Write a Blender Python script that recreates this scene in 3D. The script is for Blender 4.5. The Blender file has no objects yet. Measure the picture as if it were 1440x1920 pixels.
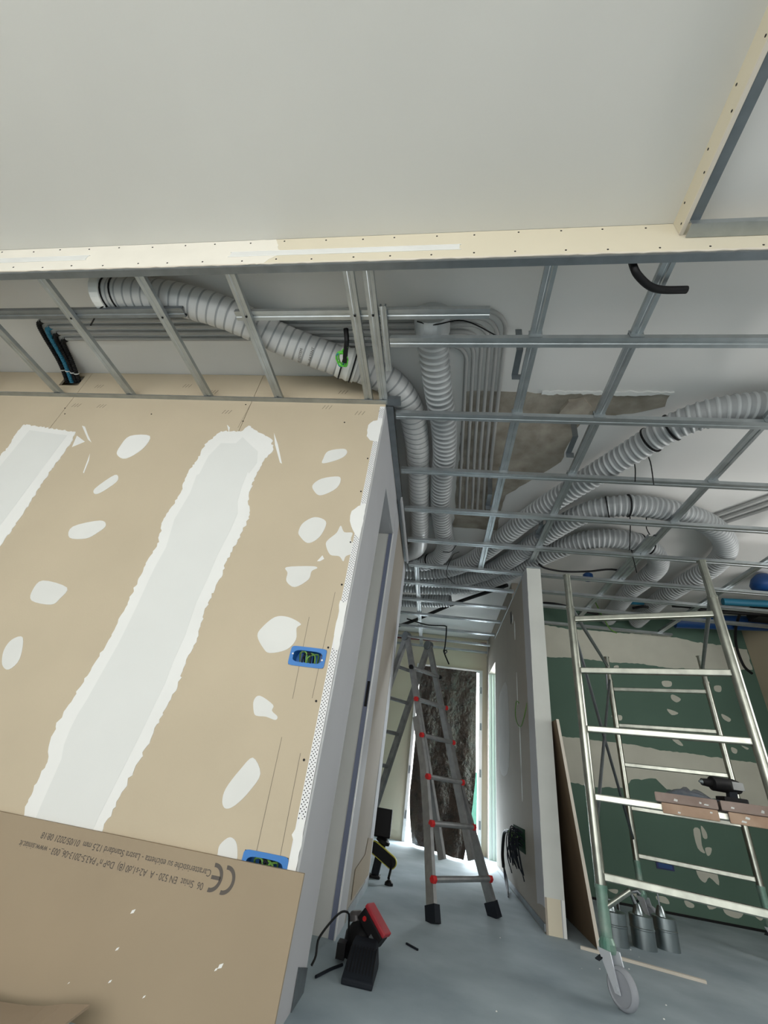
import bpy, math, random
from mathutils import Vector, Matrix, Euler, noise
random.seed(7)
SC = bpy.context.scene
COL = SC.collection

# ------------------------------------------------------------------ camera
cam_d = bpy.data.cameras.new('camera'); cam = bpy.data.objects.new('camera', cam_d); COL.objects.link(cam)
R0 = (0.98640006, 0.09310864, 0.13544627); R1 = (0.06293069, 0.54733202, -0.83454621); R2 = (-0.15183755, 0.83172017, 0.53402895)
M = Matrix(((R0[0], -R1[0], -R2[0]), (R0[1], -R1[1], -R2[1]), (R0[2], -R1[2], -R2[2]))).to_4x4()
M.translation = (0, 0, 0.656)
cam.matrix_world = M
cam_d.sensor_fit = 'VERTICAL'; cam_d.sensor_height = 36; cam_d.sensor_width = 27
cam_d.lens = 773.8 / 1920 * 36; cam_d.clip_start = 0.02
SC.camera = cam
# ------------------------------------------------------------------ world, light, exposure
def lin(c):
    c /= 255.0
    return c / 12.92 if c <= 0.04045 else ((c + 0.055) / 1.055) ** 2.4
def C3(r, g, b): return (lin(r), lin(g), lin(b), 1)
w = bpy.data.worlds.new('overcast_sky'); SC.world = w; w.use_nodes = True
bg = w.node_tree.nodes['Background']; bg.inputs[0].default_value = (1.0, 0.99, 0.97, 1); bg.inputs[1].default_value = 5.0
def area(name, loc, rot, sx, sy, power, col=(1, 1, 1)):
    d = bpy.data.lights.new(name, 'AREA'); d.shape = 'RECTANGLE'; d.size = sx; d.size_y = sy; d.energy = power; d.color = col
    o = bpy.data.objects.new(name, d); COL.objects.link(o); o.location = loc; o.rotation_euler = [math.radians(a) for a in rot]
    return o
area('daylight_front_windows', (-1.2, -2.62, 1.2), (100, 0, 0), 4.0, 2.0, 44, (1.0, 0.98, 0.94))
area('daylight_side_room_window', (1.7, 6.95, 1.3), (-90, 0, 0), 1.5, 2.0, 125, (1.0, 0.98, 0.94))
area('fill_green_room_side', (3.68, 2.2, 1.45), (112, 0, 90), 1.7, 1.1, 26, (1.0, 0.99, 0.95))  # added fill lamp at an invented opening, lifts the slab and green room
area('daylight_end_door', (0.9, 8.0, 1.3), (-90, 0, 0), 3.0, 2.4, 1300, (0.84, 0.94, 1.0))
SC.view_settings.view_transform = 'Standard'; SC.view_settings.look = 'None'
SC.view_settings.gamma = 1; SC.view_settings.use_curve_mapping = False
SC.view_settings.exposure = -0.55

# ------------------------------------------------------------------ materials
def mat(name, col, rough=0.7, metal=0.0, var=0.06, scale=6.0, bump=0.0, bscale=60.0, col2=None, spec=0.5, detail=4.0):
    m = bpy.data.materials.new(name); m.use_nodes = True
    nt = m.node_tree; b = nt.nodes['Principled BSDF']
    b.inputs['Roughness'].default_value = rough; b.inputs['Metallic'].default_value = metal
    b.inputs['Specular IOR Level'].default_value = spec
    tc = nt.nodes.new('ShaderNodeTexCoord')
    n = nt.nodes.new('ShaderNodeTexNoise'); n.inputs['Scale'].default_value = scale; n.inputs['Detail'].default_value = detail
    nt.links.new(tc.outputs['Object'], n.inputs['Vector'])
    r = nt.nodes.new('ShaderNodeValToRGB'); r.color_ramp.elements[0].position = 0.3; r.color_ramp.elements[1].position = 0.7
    c = C3(*col)
    c2 = C3(*col2) if col2 else tuple(min(1, x * (1 + var)) for x in c[:3]) + (1,)
    c1 = c if col2 else tuple(x * (1 - var) for x in c[:3]) + (1,)
    r.color_ramp.elements[0].color = c1; r.color_ramp.elements[1].color = c2
    nt.links.new(n.outputs['Fac'], r.inputs['Fac']); nt.links.new(r.outputs['Color'], b.inputs['Base Color'])
    if bump:
        n2 = nt.nodes.new('ShaderNodeTexNoise'); n2.inputs['Scale'].default_value = bscale; n2.inputs['Detail'].default_value = 3
        nt.links.new(tc.outputs['Object'], n2.inputs['Vector'])
        bp = nt.nodes.new('ShaderNodeBump'); bp.inputs['Strength'].default_value = bump; bp.inputs['Distance'].default_value = 0.01
        nt.links.new(n2.outputs['Fac'], bp.inputs['Height']); nt.links.new(bp.outputs['Normal'], b.inputs['Normal'])
    return m
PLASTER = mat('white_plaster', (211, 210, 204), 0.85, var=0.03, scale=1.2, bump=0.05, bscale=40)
BOARD = mat('beige_board_paper', (191, 178, 154), 0.85, var=0.04, scale=2.5, bump=0.04, bscale=150)
BOARD2 = mat('brown_board_paper', (154, 139, 116), 0.85, var=0.04, scale=2.5)
CREAM = mat('cream_board_paper', (212, 204, 182), 0.85, var=0.03, scale=2)
FILL = mat('white_filler', (230, 231, 228), 0.8, var=0.03, scale=3)
FILLT = mat('grey_white_filler', (219, 220, 216), 0.8, var=0.04, scale=4)
FILLI = mat('dry_filler', (220, 222, 219), 0.8, var=0.02, scale=3)
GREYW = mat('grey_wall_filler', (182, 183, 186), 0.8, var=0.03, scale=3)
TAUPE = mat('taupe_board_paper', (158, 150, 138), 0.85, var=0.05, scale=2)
GREEN = mat('green_moisture_board', (86, 112, 98), 0.85, var=0.06, scale=2)
BAND = mat('pale_filler_on_green', (196, 196, 182), 0.85, var=0.05, scale=5)
CONC = mat('bare_concrete', (172, 165, 152), 0.95, scale=9, col2=(136, 128, 116), bump=0.5, bscale=30, detail=8)
FLOOR = mat('dusty_grey_floor', (142, 157, 165), 0.8, scale=2.4, col2=(178, 192, 198), bump=0.08, bscale=25, detail=9)
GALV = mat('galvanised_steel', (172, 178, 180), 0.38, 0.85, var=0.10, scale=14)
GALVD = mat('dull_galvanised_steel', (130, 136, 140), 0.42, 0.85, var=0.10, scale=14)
DUCT = mat('grey_hose_plastic', (176, 180, 181), 0.42, var=0.03, scale=3, spec=0.6)
DUCTL = mat('pale_hose_plastic', (190, 191, 190), 0.38, var=0.03, scale=3, spec=0.6)
FILM = mat('dusty_hose_film', (150, 153, 154), 0.5, var=0.05, scale=5)
PIPE = mat('grey_conduit_plastic', (165, 165, 163), 0.5, var=0.03)
BLACK = mat('black_plastic', (17, 17, 19), 0.55, var=0.1, spec=0.25)
RUBBER = mat('dark_rubber', (26, 31, 38), 0.7, var=0.1, spec=0.25)
BLUE = mat('blue_plastic', (45, 118, 190), 0.5, var=0.05)
BLUED = mat('deep_blue_plastic', (18, 66, 124), 0.4, var=0.05)
BLUEP = mat('teal_blue_corrugated', (38, 120, 150), 0.5, var=0.05)
WIREG = mat('yellow_green_wire', (96, 140, 60), 0.5, var=0.2, scale=60)
WIREB = mat('bright_green_wire', (90, 190, 60), 0.5, var=0.2, scale=60)
RED = mat('red_plastic', (190, 32, 34), 0.45, var=0.05)
REDD = mat('dark_red_plastic', (165, 42, 52), 0.5, var=0.05)
ALU = mat('worn_aluminium', (158, 160, 160), 0.42, 0.75, var=0.15, scale=20)
SCAF = mat('zinc_scaffold_tube', (165, 168, 158), 0.28, 0.95, var=0.18, scale=18)
SCAFG = mat('green_painted_tube', (86, 132, 116), 0.45, 0.3, scale=12, col2=(150, 165, 155))
WOOD = mat('dusty_plank_wood', (186, 160, 138), 0.85, scale=7, col2=(150, 120, 98), bump=0.15, bscale=30)
WOODD = mat('plaster_stained_plank_wood', (168, 152, 144), 0.9, scale=9, col2=(140, 122, 112), bump=0.15, bscale=30)
CHIP = mat('dark_brown_board', (110, 92, 70), 0.85, var=0.08, scale=6)
BRUSHW = mat('pale_edge', (214, 206, 192), 0.85, var=0.04)
INK = mat('grey_print_ink', (88, 82, 76), 0.8, var=0.02)
PENCIL = mat('pencil_line', (120, 112, 98), 0.8, var=0.02)
BLUESTRIP = mat('blue_grey_door_seal', (118, 126, 150), 0.5, var=0.03)
YELLOW = mat('yellow_edge', (190, 182, 70), 0.6, var=0.05)
CAN = mat('shiny_zinc_sheet', (150, 160, 162), 0.28, 0.95, var=0.1, scale=8)
TARP = mat('brown_black_plastic_film', (84, 66, 58), 0.13, 0.0, scale=9, col2=(50, 39, 35), bump=1.0, bscale=75, spec=1.0)
NET = mat('green_netting', (62, 112, 100), 0.8, var=0.1, scale=40)
WHITEM = mat('white_lacquered_metal', (225, 226, 226), 0.5, var=0.02)
CARD = mat('cardboard_offcut', (150, 134, 114), 0.9, var=0.05, scale=6)
CABRED = mat('dark_red_cable', (92, 26, 28), 0.5, var=0.05)

# ------------------------------------------------------------------ mesh helpers
class MB:
    def __init__(s): s.v = []; s.f = []
    def add(s, vs, fs):
        o = len(s.v); s.v += [tuple(x) for x in vs]; s.f += [tuple(i + o for i in f) for f in fs]; return s
    def box(s, x0, x1, y0, y1, z0, z1):
        return s.add([(x0, y0, z0), (x1, y0, z0), (x1, y1, z0), (x0, y1, z0), (x0, y0, z1), (x1, y0, z1), (x1, y1, z1), (x0, y1, z1)],
                     [(0, 3, 2, 1), (4, 5, 6, 7), (0, 1, 5, 4), (1, 2, 6, 5), (2, 3, 7, 6), (3, 0, 4, 7)])
    def tube(s, pts, r, n=10, cap=True, radii=None):
        P = [Vector(p) for p in pts]; N = len(P)
        T = []
        for i in range(N):
            t = (P[min(i + 1, N - 1)] - P[max(i - 1, 0)]); T.append(t.normalized() if t.length > 1e-9 else Vector((0, 0, 1)))
        a = Vector((0, 0, 1)) if abs(T[0].z) < 0.9 else Vector((1, 0, 0))
        u = T[0].cross(a).normalized(); vs = []
        for i in range(N):
            u = (u - T[i] * u.dot(T[i])).normalized(); v = T[i].cross(u)
            rr = radii[i] if radii else r
            for k in range(n):
                q = 2 * math.pi * k / n
                vs.append(P[i] + (u * math.cos(q) + v * math.sin(q)) * rr)
        fs = [(i * n + k, i * n + (k + 1) % n, (i + 1) * n + (k + 1) % n, (i + 1) * n + k) for i in range(N - 1) for k in range(n)]
        if cap: fs += [tuple(range(n - 1, -1, -1)), tuple((N - 1) * n + k for k in range(n))]
        return s.add(vs, fs)
    def prism(s, poly, org, ux, uy, th):
        # polygon in the plane org + x*ux + y*uy, extruded th along ux x uy
        ux = Vector(ux); uy = Vector(uy); nn = ux.cross(uy).normalized() * th; o = Vector(org)
        a = [o + ux * x + uy * y for x, y in poly]; n = len(a)
        return s.add(a + [p + nn for p in a], [tuple(range(n - 1, -1, -1)), tuple(range(n, 2 * n))] + [(i, (i + 1) % n, n + (i + 1) % n, n + i) for i in range(n)])
    def bar(s, p0, p1, wd, hd, up=(0, 0, 1)):
        p0 = Vector(p0); p1 = Vector(p1); d = (p1 - p0).normalized(); sd = d.cross(Vector(up)).normalized(); uu = sd.cross(d)
        q = [sd * wd / 2 + uu * hd / 2, -sd * wd / 2 + uu * hd / 2, -sd * wd / 2 - uu * hd / 2, sd * wd / 2 - uu * hd / 2]
        return s.add([p0 + x for x in q] + [p1 + x for x in q], [(3, 2, 1, 0), (4, 5, 6, 7)] + [(i, (i + 1) % 4, 4 + (i + 1) % 4, 4 + i) for i in range(4)])
    def lathe(s, c, axis, prof, n=24):
        ax = Vector(axis).normalized(); a = Vector((0, 0, 1)) if abs(ax.z) < 0.9 else Vector((1, 0, 0))
        u = ax.cross(a).normalized(); v = ax.cross(u); c = Vector(c); vs = []
        for (h, r) in prof:
            for k in range(n):
                q = 2 * math.pi * k / n; vs.append(c + ax * h + (u * math.cos(q) + v * math.sin(q)) * max(r, 1e-4))
        m = len(prof)
        fs = [(i * n + k, i * n + (k + 1) % n, (i + 1) * n + (k + 1) % n, (i + 1) * n + k) for i in range(m - 1) for k in range(n)]
        fs += [tuple(range(n - 1, -1, -1)), tuple((m - 1) * n + k for k in range(n))]
        return s.add(vs, fs)
    def profile(s, p0, p1, wd=0.048, hd=0.024, t=0.0016, lip=0.008):
        # C-channel, web down at z of p0/p1, lips up, with a shallow groove in the web
        p0 = Vector(p0); p1 = Vector(p1); d = (p1 - p0).normalized(); sd = Vector((0, 0, 1)).cross(d).normalized(); a = wd / 2
        sec = [(-a, hd), (-a, 0), (-.007, 0), (-.004, .003), (.004, .003), (.007, 0), (a, 0), (a, hd), (a - lip, hd), (a - lip, hd - t), (a - t, hd - t), (a - t, t + .003), (-a + t, t + .003), (-a + t, hd - t), (-a + lip, hd - t), (-a + lip, hd)]
        n = len(sec); vs = [p + sd * x + Vector((0, 0, z)) for p in (p0, p1) for x, z in sec]
        return s.add(vs, [tuple(range(n - 1, -1, -1)), tuple(range(n, 2 * n))] + [(i, (i + 1) % n, n + (i + 1) % n, n + i) for i in range(n)])
    def build(s, name, m, parent=None, smooth=False, origin=None, bevel=0):
        me = bpy.data.meshes.new(name)
        org = Vector(origin) if origin else Vector((0, 0, 0))
        me.from_pydata([tuple(Vector(v) - org) for v in s.v], [], s.f)
        import bmesh
        bm = bmesh.new(); bm.from_mesh(me); bmesh.ops.recalc_face_normals(bm, faces=bm.faces)
        if bevel: bmesh.ops.bevel(bm, geom=[e for e in bm.edges if e.calc_face_angle(0) > 0.6], offset=bevel, segments=2, affect='EDGES', profile=0.6)
        bm.to_mesh(me); bm.free()
        me.materials.append(m)
        if smooth:
            for p in me.polygons: p.use_smooth = True
            if smooth != 'all': me.set_sharp_from_angle(angle=math.radians(40))
        o = bpy.data.objects.new(name, me); COL.objects.link(o)
        o.location = org
        if parent: attach(o, parent)
        return o
def attach(o, parent):
    # parents without rotation are used throughout, so a plain offset keeps the world place
    o.parent = parent; off = Vector(parent.location); p = parent.parent
    while p: off += Vector(p.location); p = p.parent
    o.location = Vector(o.location) - off
def tag(o, label=None, cat=None, group=None, kind=None):
    if label: o['label'] = label
    if cat: o['category'] = cat
    if group: o['group'] = group
    if kind: o['kind'] = kind
    return o
def thing(name, loc, label, cat, group=None):
    o = bpy.data.objects.new(name, None); COL.objects.link(o); o.location = loc; o.empty_display_size = 0.05
    return tag(o, label, cat, group)
def struct(o, label, cat): return tag(o, label, cat, kind='structure')
def spline(pts, step=0.012):
    P = [Vector(p) for p in pts]; Q = []
    for i in range(len(P) - 1):
        p0 = P[i - 1] if i else P[0] * 2 - P[1]; p1 = P[i]; p2 = P[i + 1]; p3 = P[i + 2] if i + 2 < len(P) else P[-1] * 2 - P[-2]
        n = max(2, int((p2 - p1).length / step * 1.5) + 1)
        for k in range(n):
            t = k / n
            Q.append(0.5 * ((2 * p1) + (p2 - p0) * t + (2 * p0 - 5 * p1 + 4 * p2 - p3) * t * t + (3 * p1 - p0 - 3 * p2 + p3) * t ** 3))
    Q.append(P[-1]); out = [Q[0]]; acc = 0.0
    for a, b in zip(Q, Q[1:]):
        L = (b - a).length
        while acc + L >= step:
            a = a + (b - a) * ((step - acc) / L); out.append(a); L = (b - a).length; acc = 0.0
            if L < 1e-9: break
        acc += L
    if (out[-1] - Q[-1]).length > step * 0.3: out.append(Q[-1])
    return out
def cable(mb, pts, r, n=8, step=0.02): return mb.tube(spline(pts, step), r, n)
def jag(poly, amp=0.004, step=0.02):
    out = []
    for i, a in enumerate(poly):
        b = poly[(i + 1) % len(poly)]; L = math.hypot(b[0] - a[0], b[1] - a[1]); n = max(1, int(L / step))
        for k in range(n):
            t = k / n; out.append((a[0] + (b[0] - a[0]) * t + (random.uniform(-amp, amp) if k else 0), a[1] + (b[1] - a[1]) * t + (random.uniform(-amp, amp) if k else 0)))
    return out
def smoothpoly(poly, n=5):
    out = []; N = len(poly)
    for i in range(N):
        p0, p1, p2, p3 = [Vector(poly[(i + j) % N]) for j in (-1, 0, 1, 2)]
        for k in range(n):
            t = k / n; q = 0.5 * ((2 * p1) + (p2 - p0) * t + (2 * p0 - 5 * p1 + 4 * p2 - p3) * t * t + (3 * p1 - p0 - 3 * p2 + p3) * t ** 3); out.append((q.x, q.y))
    return out
def holes_panel(mb, x0, x1, z0, z1, y0, y1, holes):
    # board in the xz plane with rectangular holes, built as a grid of solid cells
    xs = sorted({x0, x1} | {h[0] for h in holes} | {h[1] for h in holes}); zs = sorted({z0, z1} | {h[2] for h in holes} | {h[3] for h in holes})
    for a, b in zip(xs, xs[1:]):
        for c, d in zip(zs, zs[1:]):
            mx = (a + b) / 2; mz = (c + d) / 2
            if any(h[0] < mx < h[1] and h[2] < mz < h[3] for h in holes): continue
            mb.box(a, b, y0, y1, c, d)

ZS = 2.66      # underside of the slab
ZF = 2.425     # underside of the suspended frame
XW, YW = -0.386, 1.617
XP0, XP1, YP = 0.738, 0.853, 3.50
YE = 6.65; YG = 5.05; XR = 3.40; YC = 3.82
# ------------------------------------------------------------------ structure
struct(MB().box(-3.6, 3.6, -3.1, 8.2, -0.12, 0).build('floor', FLOOR), 'dusty grey screed floor', 'floor')
SLABP = mat('slab_plaster', (226, 225, 222), 0.85, var=0.03, scale=1.2)
ceil = struct(MB().box(-3.6, 3.6, -3.1, 6.8, ZS, ZS + 0.2).build('ceiling', SLABP), 'white plastered slab ceiling above the metal frames', 'ceiling')
MB().box(-3.5, 0.834, -2.4, 0.849, ZS - 0.003, ZS - 0.0005).build('toned_front_ceiling', PLASTER, ceil)  # finished front ceiling, coloured greyer than the slab to offset its strong light
cp = [(0.06, 1.72), (0.27, 1.715), (0.52, 1.72), (0.74, 1.705), (0.99, 1.718), (1.19, 1.70), (1.20, 1.80), (1.05, 1.86), (0.80, 1.90), (0.77, 2.0), (0.76, 2.32), (0.60, 2.55), (0.45, 2.75), (0.45, 3.3), (0.06, 3.3)]
MB().prism(jag(cp, 0.008, 0.05), (0, 0, ZS - 0.004), (1, 0, 0), (0, 1, 0), 0.006).build('bare_concrete_patch', CONC, ceil)
MB().prism(jag([(0.66, 1.76), (0.74, 1.74), (0.80, 1.80), (0.78, 1.9), (0.70, 1.93), (0.63, 1.87)], 0.008, 0.03), (0, 0, ZS - 0.03), (1, 0, 0), (0, 1, 0), 0.03).build('concrete_lump', CONC, ceil)
fl = MB(); fl.prism(jag([(0.5, 1.70), (0.75, 1.695), (1.2, 1.69), (1.2, 1.705), (0.95, 1.722), (0.75, 1.712), (0.5, 1.722)], 0.006, 0.02), (0, 0, ZS - 0.012), (1, 0, 0), (0, 1, 0), 0.012)
fl.build('broken_plaster_edge', FILL, ceil)

# beige wall on the left and its return along the corridor
wl = struct(MB().box(-3.5, -0.42, 1.70, 1.725, 0, ZS).build('wall_left', BOARD), 'beige plasterboard wall with white filled joints', 'wall')
BX = [(-0.572, -0.431, 0.967, 1.037), (-0.560, -0.416, 0.335, 0.405)]
for (a, b, hs) in ((-3.5, -2.417, [(-2.60, -2.455, 2.53, 2.625)]), (-2.414, -1.197, []), (-1.194, XW, BX)):
    m = MB(); holes_panel(m, a, b, 0, ZS - 0.005, YW, YW + 0.0125, hs); m.build('wall_panel', BOARD, wl)
# return face (x = XW): from the corner to the door opening
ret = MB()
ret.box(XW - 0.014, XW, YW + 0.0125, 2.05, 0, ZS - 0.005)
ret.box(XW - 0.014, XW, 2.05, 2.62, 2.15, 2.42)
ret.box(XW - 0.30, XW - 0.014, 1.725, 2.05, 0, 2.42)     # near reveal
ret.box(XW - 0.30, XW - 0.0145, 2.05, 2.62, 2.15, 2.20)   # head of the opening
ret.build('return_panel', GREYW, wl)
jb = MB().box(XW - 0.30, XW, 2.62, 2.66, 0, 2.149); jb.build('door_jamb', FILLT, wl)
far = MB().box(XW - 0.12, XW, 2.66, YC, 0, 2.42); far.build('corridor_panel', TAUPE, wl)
b = MB().box(XW, XW + 0.002, 2.62, 2.86, 0, 2.42); b.build('filler_band', GREYW, wl)
MB().box(XW, XW + 0.002, 3.60, YC, 0, 2.42).build('filler_band', GREYW, wl)
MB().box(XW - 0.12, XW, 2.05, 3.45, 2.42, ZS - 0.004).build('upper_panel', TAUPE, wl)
MB().box(XW, XW + 0.004, 2.90, 3.80, 0.0, 0.05).build('base_track', GALV, wl)
MB().prism([(3.0, 0.07), (3.75, 0.07), (3.75, 0.27), (3.45, 0.30), (3.40, 0.22), (3.0, 0.2)], (XW + 0.0045, 0, 0), (0, 1, 0), (0, 0, 1), -0.002).build('mended_patch', BOARD2, wl)
MB().prism([(1.90, 0.0), (2.05, 0.0), (2.05, 0.06), (1.90, 0.10)], (XW + 0.004, 0, 0), (0, 1, 0), (0, 0, 1), -0.003).build('base_track', GALVD, wl)
# door seal strip and strike plate
d1 = struct(MB().box(XW - 0.030, XW - 0.002, 2.612, 2.621, 0, 2.148).build('door_1', BLUESTRIP), 'blue grey door frame strip in the left corridor opening', 'door frame')
MB().box(XW - 0.024, XW - 0.008, 2.609, 2.613, 0.98, 1.12).build('strike_plate', BLACK, d1)
MB().box(XW - 0.003, XW + 0.003, 2.605, 2.628, 0, 2.15).build('corner_strip', WHITEM, d1)

STRIPE = [(-1.302, 2.169), (-1.356, 2.072), (-1.36, 1.948), (-1.377, 1.85), (-1.361, 1.733), (-1.373, 1.645), (-1.384, 1.573), (-1.348, 1.418), (-1.359, 1.322), (-1.36, 1.242), (-1.356, 1.138), (-1.357, 1.031), (-1.36, 0.96), (-1.372, 0.873), (-1.383, 0.784), (-1.387, 0.747), (-1.399, 0.696), (-1.401, 0.644), (-1.393, 0.592), (-1.37, 0.55), (-1.366, 0.489), (-1.363, 0.436), (-1.351, 0.30), (-1.054, 0.30), (-1.051, 0.413), (-1.04, 0.476), (-1.023, 0.578), (-1.009, 0.661), (-0.995, 0.771), (-0.985, 0.843), (-0.988, 0.929), (-0.979, 1.024), (-0.99, 1.175), (-0.977, 1.288), (-0.976, 1.378), (-0.969, 1.44), (-0.953, 1.538), (-0.948, 1.63), (-0.981, 1.698), (-0.993, 1.784), (-0.994, 1.888), (-0.98, 1.97), (-0.951, 2.042), (-0.98, 2.121), (-1.052, 2.162), (-1.148, 2.22), (-1.181, 2.172), (-1.247, 2.169)]
STRIPE_L = [(-2.613, 2.166), (-2.218, 2.121), (-2.196, 2.029), (-2.201, 1.841), (-2.185, 1.611), (-2.173, 1.439), (-2.176, 1.347), (-2.15, 1.039), (-2.643, 0.95), (-2.60, 1.457), (-2.60, 1.878), (-2.592, 1.978), (-2.612, 2.073)]
SPOTS = [[(-1.857, 1.964), (-1.87, 2.023), (-1.849, 2.106), (-1.723, 2.112), (-1.72, 2.016), (-1.787, 1.938)], [(-1.86, 1.725), (-1.793, 1.822), (-1.757, 1.786), (-1.793, 1.723), (-1.834, 1.69)], [(-1.83, 1.427), (-1.849, 1.489), (-1.721, 1.535), (-1.673, 1.509), (-1.694, 1.467), (-1.739, 1.429)], [(-1.823, 1.101), (-1.85, 1.151), (-1.828, 1.198), (-1.687, 1.177), (-1.69, 1.123), (-1.717, 1.092)], [(-1.756, 0.941), (-1.712, 0.858), (-1.732, 0.812), (-1.775, 0.827), (-1.807, 0.88), (-1.801, 0.927)], [(-0.66, 2.001), (-0.644, 2.054), (-0.566, 2.075), (-0.541, 2.053), (-0.555, 2.018), (-0.603, 1.987), (-0.657, 1.97)], [(-0.677, 1.825), (-0.639, 1.87), (-0.556, 1.889), (-0.539, 1.86), (-0.55, 1.818), (-0.586, 1.785), (-0.625, 1.767), (-0.655, 1.785)], [(-0.681, 1.557), (-0.67, 1.604), (-0.621, 1.64), (-0.563, 1.621), (-0.563, 1.566), (-0.585, 1.52), (-0.624, 1.499), (-0.668, 1.531)], [(-0.53, 1.525), (-0.499, 1.563), (-0.487, 1.603), (-0.464, 1.57), (-0.425, 1.569), (-0.426, 1.533), (-0.401, 1.501), (-0.403, 1.467), (-0.433, 1.448), (-0.44, 1.422), (-0.463, 1.445), (-0.506, 1.45), (-0.536, 1.498)], [(-0.689, 1.371), (-0.577, 1.386), (-0.549, 1.38), (-0.571, 1.362), (-0.576, 1.322), (-0.627, 1.282), (-0.671, 1.305), (-0.677, 1.344)], [(-0.727, 1.059), (-0.72, 1.094), (-0.677, 1.144), (-0.621, 1.15), (-0.561, 1.128), (-0.574, 1.109), (-0.565, 1.063), (-0.592, 1.021), (-0.656, 1.0), (-0.689, 1.016)], [(-0.657, 0.792), (-0.667, 0.825), (-0.649, 0.844), (-0.59, 0.82), (-0.588, 0.8), (-0.562, 0.784), (-0.568, 0.772), (-0.605, 0.778), (-0.643, 0.777)], [(-0.613, 0.648), (-0.572, 0.606), (-0.593, 0.555), (-0.628, 0.511), (-0.658, 0.496), (-0.677, 0.512), (-0.678, 0.549), (-0.647, 0.607)], [(-0.641, 0.35), (-0.644, 0.38), (-0.645, 0.404), (-0.619, 0.427), (-0.59, 0.412), (-0.579, 0.36)]]
CORNERP = [[(XW, 2.299), (-0.436, 2.284), (-0.459, 2.251), (-0.455, 2.171), (-0.432, 2.141), (XW, 2.132)], [(XW, 1.736), (-0.423, 1.717), (-0.45, 1.686), (-0.448, 1.63), (-0.422, 1.578), (-0.392, 1.541), (XW, 1.573)], [(XW, 1.229), (-0.391, 1.242), (-0.4, 1.233), (-0.418, 1.243), (-0.413, 1.175), (-0.415, 1.099), (-0.4, 1.042), (XW, 1.04)], [(XW, 0.502), (-0.399, 0.506), (-0.408, 0.522), (-0.405, 0.495), (-0.421, 0.462), (-0.409, 0.444), (-0.412, 0.411), (-0.409, 0.30), (XW, 0.30)]]
SMEAR = [[(-2.209, 2.174), (-2.184, 2.167), (-2.127, 2.104), (-2.067, 2.044), (-2.104, 2.066)], [(-2.194, 2.093), (-2.114, 2.049), (-2.173, 2.004)], [(-2.029, 1.962), (-2.006, 1.911), (-1.985, 1.822), (-1.993, 1.826)], [(-0.984, 2.173), (-0.935, 2.086), (-0.875, 1.955), (-0.888, 1.961), (-0.952, 2.085)], [(-0.558, 1.412), (-0.54, 1.443), (-0.528, 1.427), (-0.545, 1.413)], [(-1.284, 2.222), (-1.258, 2.2), (-1.25, 2.161)]]
def onwall(poly, off, th): return MB().prism(poly, (0, YW - off, 0), (1, 0, 0), (0, 0, 1), -th)   # prism towards +y
def shrink(poly, k, x0, x1):
    cx = (x0 + x1) / 2; return [(cx + (x - cx) * k, z) for x, z in poly]
onwall(jag(STRIPE, 0.006, 0.012), 0.0015, 0.0014).build('joint_filler', FILL, wl)
onwall([(x, z - 0.09 if z > 1.9 else z) for x, z in shrink(STRIPE, 0.72, -1.37, -0.98)], 0.0022, 0.0007).build('joint_filler', FILLI, wl)
onwall(jag(STRIPE_L, 0.006, 0.012), 0.0015, 0.0014).build('joint_filler', FILL, wl)
onwall([(-2.54, 2.12), (-2.26, 2.09), (-2.26, 1.2), (-2.54, 1.2)], 0.0022, 0.0007).build('joint_filler', FILLI, wl)
for i, s in enumerate(SPOTS): onwall(smoothpoly(s, 4), 0.0012, 0.0011).build('filler_patch', FILLT if i != 0 else FILL, wl)
for s in CORNERP: onwall(jag(s, 0.003, 0.02), 0.0030, 0.0029).build('corner_filler', FILL, wl)
m = MB()
for s in SMEAR: m.prism(s, (0, YW - 0.001, 0), (1, 0, 0), (0, 0, 1), -0.0009)
tag(m.build('filler_smears', FILL, wl), kind='stuff')
# corner bead with punched holes
MB().box(XW - 0.028, XW + 0.0015, YW - 0.0018, YW - 0.0001, 0.0, 2.40).build('corner_bead', WHITEM, wl)
MB().box(XW, XW + 0.0018, YW - 0.0018, YW + 0.03, 0.0, 2.40).build('corner_bead', WHITEM, wl)
m = MB()
z = 0.50
while z < 2.38:
    if not (2.13 < z < 2.30 or 1.55 < z < 1.735 or 1.04 < z < 1.235):
        for k, dx in enumerate((0.0055, 0.0115, 0.0175, 0.0235)):
            zz = z + (0.006 if k % 2 else 0); rr = 0.0019
            m.prism([(XW - dx + rr * math.cos(a * math.pi / 3), zz + rr * 1.2 * math.sin(a * math.pi / 3)) for a in range(6)], (0, YW - 0.0023, 0), (1, 0, 0), (0, 0, 1), -0.0004)
    z += 0.0125
tag(m.build('bead_holes', BLACK, wl), kind='stuff')
m = MB()
for (x, z) in [(-0.413, 2.364), (-0.597, 2.269), (-0.425, 2.016), (-0.425, 1.805), (-0.425, 1.52), (-0.425, 1.313), (-0.428, 1.047), (-0.432, 0.852), (-0.432, 0.665), (-2.417, 2.317), (-2.387, 2.268), (-1.799, 2.288), (-1.196, 2.253), (-1.225, 2.39)]:
    m.lathe((x, YW - 0.0015, z), (0, 1, 0), [(0, 0.0042), (0.002, 0.0042)], 8)
tag(m.build('screw_heads', BLACK, wl), kind='stuff')
m = MB()
for a, c in (((-0.529, 0.722), (-0.523, 0.403)), ((-0.450, 0.683), (-0.445, 0.406)), ((-0.534, 1.16), (-0.523, 0.849)), ((-0.448, 1.277), (-0.45, 0.86)), ((-1.195, 2.42), (-1.21, 2.2))):
    m.prism([(a[0], a[1]), (a[0] + 0.0016, a[1]), (c[0] + 0.0016, c[1]), c], (0, YW - 0.0006, 0), (1, 0, 0), (0, 0, 1), -0.0005)
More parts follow.
